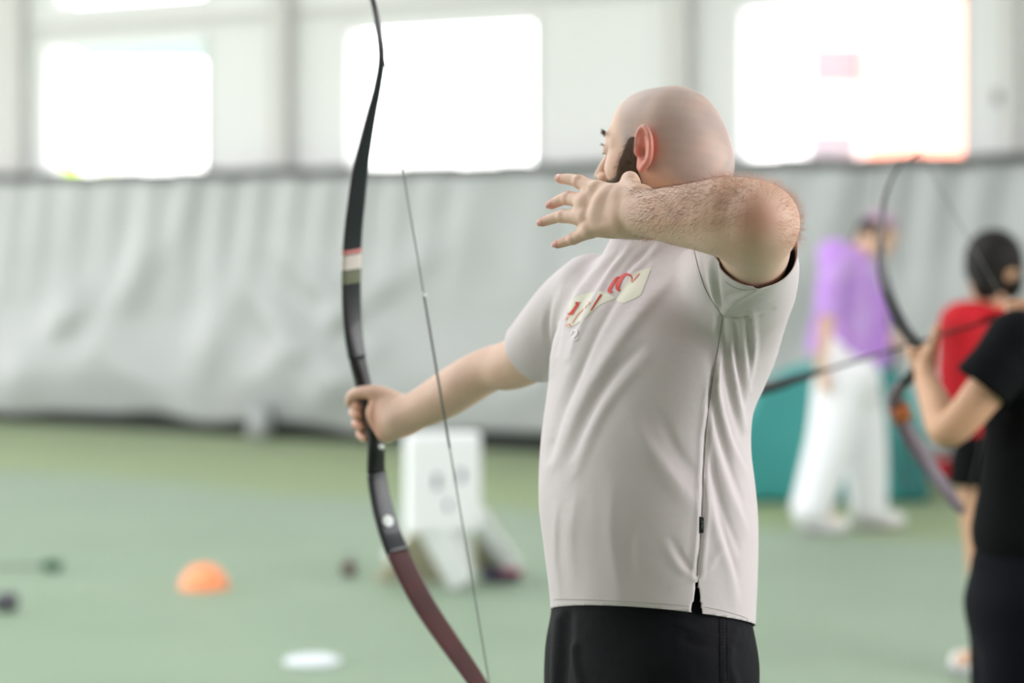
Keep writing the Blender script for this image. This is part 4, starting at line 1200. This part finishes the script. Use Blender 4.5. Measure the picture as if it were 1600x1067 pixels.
T3.tube([pel + U(.04, .09, -.02), P(1350, 690, Y+.10), P(1357, 798, Y+.10)], [.14, .120, .098], .05, n=10)
T3.plane(P(1300, 806, Y), U(0, 0, -1), P(1310, 815, Y), .4)
smooth_link(T3, .011, 'trousers', 'white_fabric', pur)
for (x, yy, dy) in ((1262, 826, -.13), (1350, 830, .10)):
    q = P(x, yy, Y+dy); q[2] = .055
    Q = Shape(); Q.tube([q + U(-.02, 0, .03), q + U(.08, 0, .01), q + U(.17, -.02, -.008)], [.052, .050, .038], .03, n=8); Q.plane(q + U(0, 0, -.035), U(0, 0, -1), q, .4)
    sh_ = smooth_link(Q, .009, 'shoe', 'shoe', pur)
    mb = MB(); mb.tube([q + U(-.06, 0, -.043), q + U(.08, 0, -.043), q + U(.20, -.02, -.043)], [.046, .048, .034], 14, flat=(0, 0, 1), fs=.25); mb.build('sole', M['sole'], sh_, True)
Hh = Shape(); Hh.ell((-.022, 0, .000), (.090, .084, .078), .01, frame=(O, HA2)); Hh.tube([(-.04, 0, -.03), (-.07, 0, -.07)], [.06, .05], .03, frame=(O, HA2))
Hh.ell((.085, 0, -.06), (.07, .09, .10), .015, 's', frame=(O, HA2))
smooth_link(Hh, .009, 'hair', 'hair', body2)
Cp = Shape(); Cp.ell((-.012, 0, .030), (.100, .090, .085), .01, frame=(O, HA2)); Cp.plane(O + U(0, 0, .045) @ HA2, -HA2[2], O, .3)
Cp.tube([(.06, -.04, .050), (.06, .04, .050)], [.06, .06], .02, flat=(0, 0, 1), fs=.12, frame=(O, HA2))
smooth_link(Cp, .009, 'cap', 'cap', pur, 'lilac peaked cap')

# ---- person in red, 8.3 m away, seen from behind
Y = 8.3
red_p = empty('person', P(1548, 1063, Y), 'dark-haired person in red t-shirt and black shorts standing beyond the black-clad archer', 'person')
O = P(1546, 408, Y); HA3 = frame_from((-0.55, 0.83, -0.1))
B = Shape(); head_ops(B, (O, HA3), ear=(), fine=False)
face = U(-.55, .83, 0)
pel, chest, neck = P(1552, 690, Y), P(1550, 545, Y), P(1550, 475, Y)
shL, shR = P(1504, 508, Y-.05), P(1600, 505, Y-.0)
trunk_ops(B, pel, chest, neck, shL, shR, face, grow=-.025)
B.tube([chest, neck, P(1548, 440, Y)], [.07, .052, .052], .04)
B.tube([shL, P(1490, 590, Y-.02), P(1500, 630, Y+.12), P(1530, 650, Y+.24)], [.048, .040, .032, .025], .03, n=10)
hand_ops(B, P(1530, 650, Y+.24), U(.6, .6, -.1), U(-.3, 0, -1), U(0, .6, .6), .95)
B.tube([shR, P(1625, 590, Y), P(1610, 640, Y+.14), P(1585, 655, Y+.26)], [.048, .040, .032, .025], .03, n=10)
hand_ops(B, P(1585, 655, Y+.26), U(-.6, .5, 0), U(.3, 0, -1), U(0, .6, .6), .95)
for hx, kn, an in ((P(1527, 735, Y), P(1532, 860, Y-.02), P(1540, 1015, Y+.0)), (P(1578, 735, Y), P(1582, 860, Y-.02), P(1584, 1020, Y))):
    B.tube([hx, kn, an], [.080, .052, .036], .04, n=12); B.tube([an + U(0.01, -.03, -.02), an + U(-.06, .08, -.05)], [.034, .028], .03)
body3 = smooth_link(B, .008, 'body', 'skin_tan', red_p)
T2 = Shape(); trunk_ops(T2, P(1551, 715, Y), chest, neck, shL, shR, face, grow=.0, w=.92)
T2.tube([shL, P(1499, 575, Y-.02), P(1499, 650, Y+.0)], [.075, .075, .060], .06); T2.plane(P(1491, 640, Y), U(-.1, 0, -1), P(1490, 665, Y), .07)
T2.tube([shR, P(1622, 575, Y), P(1626, 612, Y)], [.068, .066, .068], .03); T2.plane(P(1625, 600, Y), U(.1, 0, -1), P(1627, 620, Y), .11)
T2.plane(P(1551, 738, Y), U(0, 0, -1), P(1551, 750, Y), .25)
smooth_link(T2, .008, 'tshirt', 'red_fabric', red_p)
T3 = Shape(); T3.tube([P(1551, 700, Y), P(1551, 725, Y)], [.150, .150], .03, flat=face, fs=.7)
T3.tube([P(1526, 725, Y), P(1520, 775, Y)], [.092, .086], .03); T3.tube([P(1577, 725, Y), P(1581, 775, Y)], [.092, .086], .03); T3.plane(P(1550, 758, Y), U(0, 0, -1), P(1550, 780, Y), .25)
smooth_link(T3, .008, 'shorts', 'black_fabric', red_p)
Hh = Shape(); Hh.ell((-.022, 0, .010), (.100, .098, .100), .01, frame=(O, HA3)); Hh.tube([(-.035, .04, -.03), (-.03, .05, -.085)], [.055, .052], .03, frame=(O, HA3)); Hh.tube([(-.035, -.04, -.03), (-.03, -.05, -.085)], [.055, .052], .03, frame=(O, HA3))
Hh.ell((.105, 0, -.05), (.060, .070, .095), .015, 's', frame=(O, HA3)); Hh.ell((-.005, 0, -.03), (.080, .094, .075), .02, frame=(O, HA3))
smooth_link(Hh, .008, 'hair', 'hair', body3, 'bobbed black hair')
mb = MB(); mb.tube([P(1478, 660, Y-.10), P(1500, 682, Y-.16), P(1540, 708, Y-.19), P(1590, 730, Y-.17)], .018, 10, flat=(0, 1, 0), fs=.3)
mb.build('waist_strap', M['black_fabric'], red_p, True, 'dark strap across the back of the waist')
for an in (P(1542, 1015, Y), P(1584, 1020, Y)):
    q = U(an[0], an[1], .045); Q = Shape(); Q.tube([q + U(.03, -.05, .02), q + U(-.02, .04, .01), q + U(-.07, .13, -.004)], [.044, .044, .034], .03, n=8); Q.plane(q + U(0, 0, -.04), U(0, 0, -1), q, .4)
    sh_ = smooth_link(Q, .008, 'shoe', 'shoe', red_p)
    mb = MB(); mb.tube([q + U(.05, -.085, -.033), q + U(-.09, .16, -.033)], [.036, .03], 14, flat=(0, 0, 1), fs=.3); mb.build('sole', M['sole'], sh_, True)

# ---- archer in black at the right edge, 5.4 m away
Y = 5.42
blk = empty('person', P(1640, 1430, Y), 'archer in black t-shirt and dark trousers cut by the right edge, aiming left', 'person')
O = P(1682, 392, Y); HA4 = frame_from((-0.93, .35, -.05))
B = Shape(); head_ops(B, (O, HA4), fine=False)
face = U(-.6, -.8, 0)
pel, chest, neck = P(1625, 880, Y), P(1628, 610, Y), P(1640, 505, Y)
shL, shR = P(1588, 535, Y-.10), P(1690, 520, Y+.12)
trunk_ops(B, pel, chest, neck, shL, shR, face, grow=-.055, w=.82)
B.tube([chest, neck, P(1660, 460, Y)], [.06, .050, .052], .04)
EL = P(1482, 672, Y-.10); WR = P(1446, 592, Y+.08)
B.tube([shL, P(1540, 610, Y-.12), EL, P(1462, 632, Y-.01), WR], [.048, .044, .038, .034, .024], .025, n=24)
# hand around the bow grip at (1437, 552): palm behind it, fingers wrapped round the far side, thumb pointing up
B.tube([WR, P(1446, 572, Y+.11), P(1447, 556, Y+.13)], [.025, .030, .027], .015, flat=(1, -.4, 0), fs=.7)
B.tube([P(1450, 566, Y+.11), P(1456, 545, Y+.10), P(1460, 528, Y+.10), P(1463, 512, Y+.11)], [.018, .0130, .0115, .009], .012, n=10)
for i, (yy, xx) in enumerate([(544, 1432), (556, 1436), (568, 1440), (579, 1444)]):
    B.tube([P(1450, yy, Y+.15), P(xx-4, yy, Y+.195), P(xx-12, yy+2, Y+.17), P(xx-9, yy+4, Y+.13), P(xx+2, yy+5, Y+.115)], [.011, .0098, .0095, .0090, .0075], .003, n=12)
# drawing arm: elbow up and back, fingers at the nock by the shoulder
WR2 = P(1612, 486, Y+.02)
B.tube([shR, P(1745, 480, Y-.05), P(1680, 482, Y-.04), WR2], [.046, .042, .036, .025], .02, n=16)
B.tube([WR2, P(1594, 487, Y+.02)], [.026, .027], .012, flat=(0, 1, 0), fs=.6)
for i, yy in enumerate((474, 483, 492, 500)):
    B.tube([P(1594, yy, Y), P(1578, yy+1, Y-.005), P(1576, yy+2, Y+.022), P(1588, yy+3, Y+.03)], [.0100, .0092, .0085, .0075], .003, n=10)
B.tube([P(1606, 495, Y-.0), P(1592, 508, Y-.01), P(1584, 512, Y)], [.013, .0105, .009], .008)
for s_ in (1, -1):
    hx = P(1615, 970, Y) + U(0.01, -.060*s_, 0); kn = P(1622+14*s_, 1160, Y-.08*s_); an = P(1622+20*s_, 1375, Y-.10*s_)
    B.tube([hx, kn, an], [.075, .055, .038], .04, n=12); B.tube([an, an + U(-.10, 0, -.05)], [.036, .03], .03)
blkbody = smooth_link(B, .006, 'body', 'skin_tan', blk)
T2 = Shape()
T2.tube([P(1616, 830, Y), P(1622, 760, Y), P(1628, 680, Y), chest], [.140, .130, .128, .125], .04, n=14, flat=face, fs=1.0)
T2.tube([shL + U(.01, 0, 0), chest*.3 + neck*.35 + (shL+shR)*.175 + U(0, 0, -.01), shR], [.063, .080, .06], .04, n=8)
T2.tube([shL, P(1558, 575, Y-.12), P(1525, 615, Y-.125)], [.068, .066, .070], .03); T2.plane(P(1534, 604, Y-.12), unit(EL - shL), P(1520, 625, Y-.12), .085)
T2.tube([shR, P(1722, 497, Y+.0)], [.066, .066], .03); T2.plane(P(1720, 495, Y), U(1, -.3, .2), P(1735, 490, Y), .08)
smooth_link(T2, .007, 'tshirt', 'black_fabric', blk, 'black t-shirt')
T3 = Shape(); T3.tube([P(1614, 895, Y), P(1614, 940, Y)], [.138, .150], .04, flat=face, fs=1.0)
for s_ in (1, -1):
    T3.tube([P(1606, 950, Y) + U(0.01, -.06*s_, 0), P(1604+10*s_, 1160, Y-.08*s_), P(1620+20*s_, 1380, Y-.10*s_)], [.130, .105, .070], .04, n=10)
T3.plane(P(1620, 1385, Y), U(0, 0, -1), P(1620, 1400, Y), .3)
smooth_link(T3, .008, 'trousers', 'navy_fabric', blk, 'dark navy trousers')
Hh = Shape(); Hh.ell((-.022, 0, .010), (.092, .086, .092), .01, frame=(O, HA4)); Hh.tube([(-.05, 0, -.03), (-.085, 0, -.09), (-.10, 0, -.16)], [.06, .035, .02], .03, frame=(O, HA4))
Hh.ell((.085, 0, -.045), (.060, .085, .085), .015, 's', frame=(O, HA4))
smooth_link(Hh, .007, 'hair', 'hair', blkbody)
for s_ in (1, -1):
    an = P(1622+20*s_, 1375, Y-.10*s_); q = U(an[0], an[1], .05); Q = Shape(); Q.tube([q + U(.05, 0, .02), q + U(-.05, 0, .01), q + U(-.15, -.02, -.006)], [.044, .046, .036], .03, n=8); Q.plane(q + U(0, 0, -.045), U(0, 0, -1), q, .4)
    smooth_link(Q, .008, 'shoe', 'black_fabric', blk)

# ------------------------------------------------------------------ the other two bows and the foam-tipped arrow
def plain_bow(label, pts, strp, wid, grip_rows, wdir, group=None, colours=('bow_dark', 'bow_grip', 'bow_dark')):
    """pts: rows (point, width, thickness)"""
    root = empty('recurve_bow', pts[int(grip_rows[0])][0], label, 'bow')
    pp = np.array([p for p, w, t in pts]); wt = np.array([(w, t) for p, w, t in pts])
    N = 120; q = spline(np.column_stack([pp, wt]), N); step = (N-1)/(len(pts)-1)
    def seg(name, i0, i1, m, lab=None):
        mb = MB(); Vv = []; K = 12; a0, a1 = int(i0*step), int(i1*step)
        for i in range(a0, a1+1):
            t = unit(q[min(i+1, N-1), :3] - q[max(i-1, 0), :3]); wv = unit(wdir - t*np.dot(wdir, t)); nn = np.cross(t, wv)
            for k in range(K):
                a = 2*math.pi*k/K; c, s_ = math.cos(a), math.sin(a)
                Vv.append(q[i, :3] + wv*q[i, 3]/2*math.copysign(abs(c)**.5, c) + nn*q[i, 4]/2*math.copysign(abs(s_)**.5, s_))
        m_ = a1-a0+1
        mb.add(Vv, [(i*K+k, i*K+(k+1) % K, (i+1)*K+(k+1) % K, (i+1)*K+k) for i in range(m_-1) for k in range(K)] + [tuple(range(K))[::-1], tuple((m_-1)*K+k for k in range(K))])
        return mb.build(name, M[m], root, True, lab)
    a, b = grip_rows
    u = seg('upper_limb', 0, a, colours[0]); seg('riser', a, b, colours[1]); l = seg('lower_limb', b, len(pts)-1, colours[2])
    mb = MB(); mb.tube(strp, .0016, 6); mb.build('bowstring', M['string'], root, True)
    return root, u, l, seg
Yb = 5.58
M['limb_lilac'] = mat('lilac_laminate', srgb(150,136,150), 0.35, noise=(6, .7, srgb(120,96,112)))
rows = [(P(1437, 238, Yb+.02), .006, .005), (P(1404, 262, Yb+.05), .007, .005), (P(1384, 305, Yb+.07), .008, .006), (P(1377, 360, Yb+.07), .012, .007), (P(1377, 400, Yb+.07), .020, .009), (P(1381, 432, Yb+.06), .032, .010), (P(1392, 472, Yb+.04), .034, .011), (P(1412, 512, Yb+.02), .034, .015),
        (P(1435, 545, Yb-.02), .030, .024), (P(1438, 566, Yb-.02), .028, .026), (P(1422, 590, Yb-.0), .030, .018), (P(1402, 612, Yb+.02), .036, .012), (P(1402, 640, Yb+.04), .044, .010), (P(1427, 690, Yb+.06), .046, .009), (P(1462, 742, Yb+.06), .042, .008), (P(1496, 790, Yb+.04), .032, .007), (P(1506, 802, Yb+.03), .014, .006)]
bb, u_, l_, seg_ = plain_bow('dark bow with lilac lower limb drawn by the archer in black', rows, [P(1437, 238, Yb+.02), P(1579, 489, Y+.02), P(1506, 802, Yb+.03)], .03, (7.5, 10.5), unit(U(.85, .5, 0)), colours=('bow_dark', 'bow_grip', 'limb_lilac'))
mb = MB(); c0, c1 = rows[11][0]*.2 + rows[12][0]*.8, rows[12][0]*.65 + rows[13][0]*.35
mb.tube([c0, c1], [.024, .024], 14, flat=(0, 1, 0), fs=.5); o = mb.build('limb_band', M['orange'], l_, True, 'orange band')
arr = empty('arrow', P(1440, 533, Yb-.03), 'long foam-tipped arrow nocked on the bow of the archer in black', 'arrow')
A0, A1 = P(1583, 489, Y+.01), P(1180, 612, 5.98)
mb = MB(); mb.tube([A0, A0*.15+A1*.85], .0040, 8); mb.build('shaft', M['bow_grip'], arr, True)
mb = MB(); tt = [A0*.28+A1*.72, A0*.22+A1*.78, A0*.12+A1*.88, A0*.03+A1*.97, A1]; mb.tube(tt, [.006, .010, .013, .015, .010], 16); mb.build('foam_tip', M['foam_black'], arr, True)
mb = MB(); ad = unit(A1-A0)
for k in range(3):
    a = k*2.094; w = unit(np.cross(ad, U(0, 0, 1))); v = np.cross(w, ad); r_ = w*math.cos(a)+v*math.sin(a)
    mb = MB(); p = [A0+ad*.03, A0+ad*.045+r_*.014, A0+ad*.085+r_*.012, A0+ad*.10]; th_ = np.cross(ad, r_)*.0005
    mb.add([q+th_ for q in p]+[q-th_ for q in p], [(0,1,2,3), (7,6,5,4), (0,4,5,1), (1,5,6,2), (2,6,7,3), (3,7,4,0)]); mb.build('fletching', M['red_fabric'], arr)
Yp = 12.62
rows = [(P(1382, 252, Yp), .014, .008), (P(1374, 300, Yp), .022, .010), (P(1373, 350, Yp), .030, .012), (P(1378, 405, Yp), .036, .013), (P(1386, 470, Yp), .040, .015), (P(1394, 520, Yp), .038, .024), (P(1398, 555, Yp), .034, .032), (P(1393, 590, Yp), .040, .026), (P(1384, 625, Yp), .042, .014), (P(1386, 680, Yp), .036, .012), (P(1396, 730, Yp), .026, .010), (P(1409, 765, Yp), .014, .008)]
plain_bow('slim black bow held upright by the person in lilac', rows, [P(1382, 252, Yp), P(1420, 545, Yp), P(1409, 765, Yp)], .03, (4.6, 7.4), unit(U(.3, .9, 0)))
# ------------------------------------------------------------------ things on the turf
def ground(px, py):
    Y = CAM_H*F/(py - HZ); return P(px, py, Y)
# orange dome marker
c = ground(319, 918); R = .104
mk = empty('marker_dome', (c[0], c[1], 0), 'orange plastic dome marker standing alone on the turf', 'marker')
Mx = Matrix.Translation((c[0], c[1], 0))
mb = MB(); mb.lathe([(R, .0), (R*1.02, .012), (R*.97, .03), (R*.86, .052), (R*.68, .076), (R*.46, .094), (R*.30, .101), (R*.24, .101), (R*.24, .094), (R*.44, .087), (R*.66, .069), (R*.84, .045), (R*.95, .010), (R*.96, 0)], 40, Mx, cap=False)
mb.build('cone', M['orange'], mk, True)
mb = MB(); mb.lathe([(R*1.06, 0), (R*1.07, .006), (R*1.0, .012)], 40, Mx, cap=False); mb.build('rim', M['orange'], mk, True)
# white flat disc
c = ground(488, 1036); Mx = Matrix.Translation((c[0], c[1], 0))
dk = empty('marker_disc', (c[0], c[1], 0), 'flat white rubber disc marker lying on the turf near the bottom', 'marker')
mb = MB(); mb.lathe([(.098, 0), (.104, .006), (.098, .014), (.070, .024), (.040, .026), (.038, .020), (.0001, .020)], 40, Mx, cap=False); mb.build('disc', M['white_disc'], dk, True)
# foam tipped arrows lying on the turf
def floor_arrow(tip_px, back_px, m, label, L=.78, r=.027, tail=True):
    t = ground(*tip_px); b = ground(*back_px); d = unit(U(b[0]-t[0], b[1]-t[1], 0)); t = U(t[0], t[1], r+.001)
    e = empty('arrow', (t[0], t[1], 0), label, 'arrow')
    mb = MB(); mb.tube([t, t+d*.012, t+d*.05, t+d*.085, t+d*.10], [r*.55, r*.95, r, r*.9, r*.35], 18); mb.build('foam_tip', M[m], e, True)
    s0, s1 = t+d*.09, t+d*L; s1[2] = .006
    mb = MB(); mb.tube([s0, s1], .004, 8); mb.build('shaft', M['bow_grip'], e, True)
    for k in range(3):
        a = k*2.094 + .5; w = unit(np.cross(d, U(0, 0, 1))); r_ = w*math.cos(a)+U(0, 0, 1)*math.sin(a)
        p = [s1-d*.10, s1-d*.085+r_*.012, s1-d*.035+r_*.014, s1-d*.02]
        for q in p: q[2] = max(q[2], .002)
        th_ = np.cross(d, r_)*.0006; mb = MB(); mb.add([q+th_ for q in p]+[q-th_ for q in p], [(0,1,2,3), (7,6,5,4), (0,4,5,1), (1,5,6,2), (2,6,7,3), (3,7,4,0)]); mb.build('fletching', M['foam_grey'], e)
floor_arrow((98, 893), (-60, 893), 'foam_green', 'dark green foam-tipped arrow lying on the turf at the left')
floor_arrow((28, 955), (-120, 962), 'foam_grey', 'grey foam-tipped arrow entering at the left edge of the turf', r=.040)
floor_arrow((545, 903), (548, 800), 'foam_maroon', 'maroon foam-tipped arrow on the turf pointing towards the viewer', r=.034)

# white target stand: upright board on two splayed white legs with tan canvas gussets
tg = empty('target_stand', ground(705, 905), 'white upright target board on splayed white legs standing on the turf', 'target stand')
Yt = 10.3; ta = math.radians(22)
c = P(697, 760, Yt); tx = U(math.cos(ta), math.sin(ta), 0); ty = U(-math.sin(ta), math.cos(ta), 0)
ppm = F/Yt
Mt = Matrix(((tx[0], ty[0], 0, c[0]), (tx[1], ty[1], 0, c[1]), (0, 0, 1, c[2]), (0, 0, 0, 1)))
mb = MB(); mb.box((-.165, 0, -.20), (.165, .085, .225), Mt); bd = mb.build('board', M['white_plastic'], tg, bevel=.018)
for (x, y, w, h) in ((680, 752, 10, 22), (724, 744, 10, 18), (700, 790, 8, 14)):
    q = P(x, y, Yt); lx = (q-c) @ tx
    mb = MB(); mb.box((lx-w/ppm/2*.8, -.006, q[2]-c[2]-h/ppm/2), (lx+w/ppm/2, .004, q[2]-c[2]+h/ppm/2), Mt); mb.build('slot', M['grey_dark'], bd, bevel=.004)
def leg(a, b, w, th, name='leg', m='white_plastic'):
    mb = MB(); d = unit(b-a); s_ = unit(np.cross(d, U(0, -1, .0))); n_ = np.cross(s_, d)
    Vv = [p + s_*i*w/2 + n_*j*th/2 for p in (a, b) for i, j in ((-1,-1), (1,-1), (1,1), (-1,1))]
    mb.add(Vv, [(0,3,2,1), (4,5,6,7), (0,1,5,4), (1,2,6,5), (2,3,7,6), (3,0,4,7)]); return mb.build(name, M[m], tg, bevel=.02)
def g0(px, py, z=.04): 
    q = ground(px, py); return U(q[0], q[1], z)
leg(P(667, 812, Yt+.02), g0(722, 922, .03), .115, .09)
leg(P(712, 800, Yt+.04), g0(724, 915, .03), .080, .07)
leg(P(738, 795, Yt+.10), g0(800, 898, .035), .085, .08)
leg(P(690, 815, Yt+.25), g0(610, 880, .035), .07, .06)
def gusset(pts, th, m, label=None):
    mb = MB(); n = len(pts); nrm = unit(np.cross(pts[1]-pts[0], pts[-1]-pts[0]))*th/2
    mb.add([p+nrm for p in pts]+[p-nrm for p in pts], [tuple(range(n)), tuple(range(2*n-1, n-1, -1))] + [(i, i+n, (i+1) % n+n, (i+1) % n) for i in range(n)])
    return mb.build('gusset', M[m], tg, bevel=.008, label=label)
gusset([P(646, 828, Yt+.12), P(668, 822, Yt+.12), g0(716, 915, .02), g0(585, 915, .02)], .03, 'tan_fabric', 'tan canvas side panel')
gusset([P(740, 812, Yt+.25), P(775, 812, Yt+.4), g0(800, 893, .02), g0(742, 900, .02)], .03, 'tan_fabric', 'tan canvas side panel')
# small dark blue bag and red ball tucked at the foot
c = ground(788, 908); bg_ = empty('equipment_bag', (c[0]-.02, c[1]-.03, 0), 'small navy bag lying at the right foot of the white target stand', 'bag')
mb = MB(); mb.tube([U(c[0]-.10, c[1]-.05, .034), U(c[0]-.03, c[1]-.06, .036), U(c[0]+.07, c[1]-.06, .030)], [.026, .034, .020], 16); mb.build('pouch', mat('navy_bag', srgb(46,44,72), .8), bg_, True)
mb = MB(); mb.tube([U(c[0]-.02, c[1]-.09, .050), U(c[0]+.03, c[1]-.095, .064), U(c[0]+.08, c[1]-.07, .046)], .008, 8); mb.build('strap', mat('pink_strap', srgb(206,90,120), .7), bg_, True)

# teal inflatable bunker against the curtain
mb = MB(); Yc = 13.75
pts = [P(1100, 785, Yc), P(1456, 790, Yc), P(1448, 700, Yc), P(1425, 610, Yc), P(1390, 572, Yc), P(1262, 572, Yc), P(1218, 580, Yc), P(1180, 612, Yc), P(1140, 690, Yc)]
for p in pts: p[2] = max(p[2], 0.0)
pts[0][2] = pts[1][2] = 0.0
n = len(pts); dpt = U(.10, .62, 0)
mb.add(pts + [p + dpt for p in pts], [tuple(range(n)), tuple(range(2*n-1, n-1, -1))] + [(i, i+n, (i+1) % n+n, (i+1) % n) for i in range(n)])
bk = empty('bunker', (P(1280, 780, Yc)[0], Yc, 0), 'teal inflatable bunker with sloping ends standing before the curtain', 'bunker')
sh = mb.build('shell', M['teal'], bk, bevel=.07, seg=5); sh.data.polygons.foreach_set('use_smooth', [True]*len(sh.data.polygons))
mb = MB(); a, b_ = P(1405, 786, Yc-.02), P(1452, 788, Yc-.02); mb.add([U(a[0], a[1]-.02, .05), U(b_[0], b_[1]-.02, .05), P(1440, 690, Yc-.03), P(1402, 660, Yc-.03), U(a[0], a[1]+.03, .05), U(b_[0], b_[1]+.03, .05), P(1440, 690, Yc+.02), P(1402, 660, Yc+.02)], [(0,1,2,3), (7,6,5,4), (0,4,5,1), (1,5,6,2), (2,6,7,3), (3,7,4,0)])
mb.build('end_panel', M['teal_dark'], bk, bevel=.01, label='darker teal end panel')
# red bag by the curtain, just left of the person in red
c = ground(1476, 752); rb = empty('equipment_bag', (c[0], c[1], 0), 'red bag on the turf between the teal bunker and the person in red', 'bag')
mb = MB(); mb.box((c[0]-.11, c[1]-.08, 0), (c[0]+.09, c[1]+.08, .14)); mb.build('bag_body', M['red_fabric'], rb, bevel=.04)
mb = MB(); mb.tube([U(c[0]-.06, c[1], .135), U(c[0]-.03, c[1], .19), U(c[0]+.03, c[1], .19), U(c[0]+.05, c[1], .135)], .009, 8); mb.build('handle', M['black_fabric'], rb, True)
for o in list(SC.objects):
    if o.type == 'MESH' and not o.data.materials: print('no material', o.name)
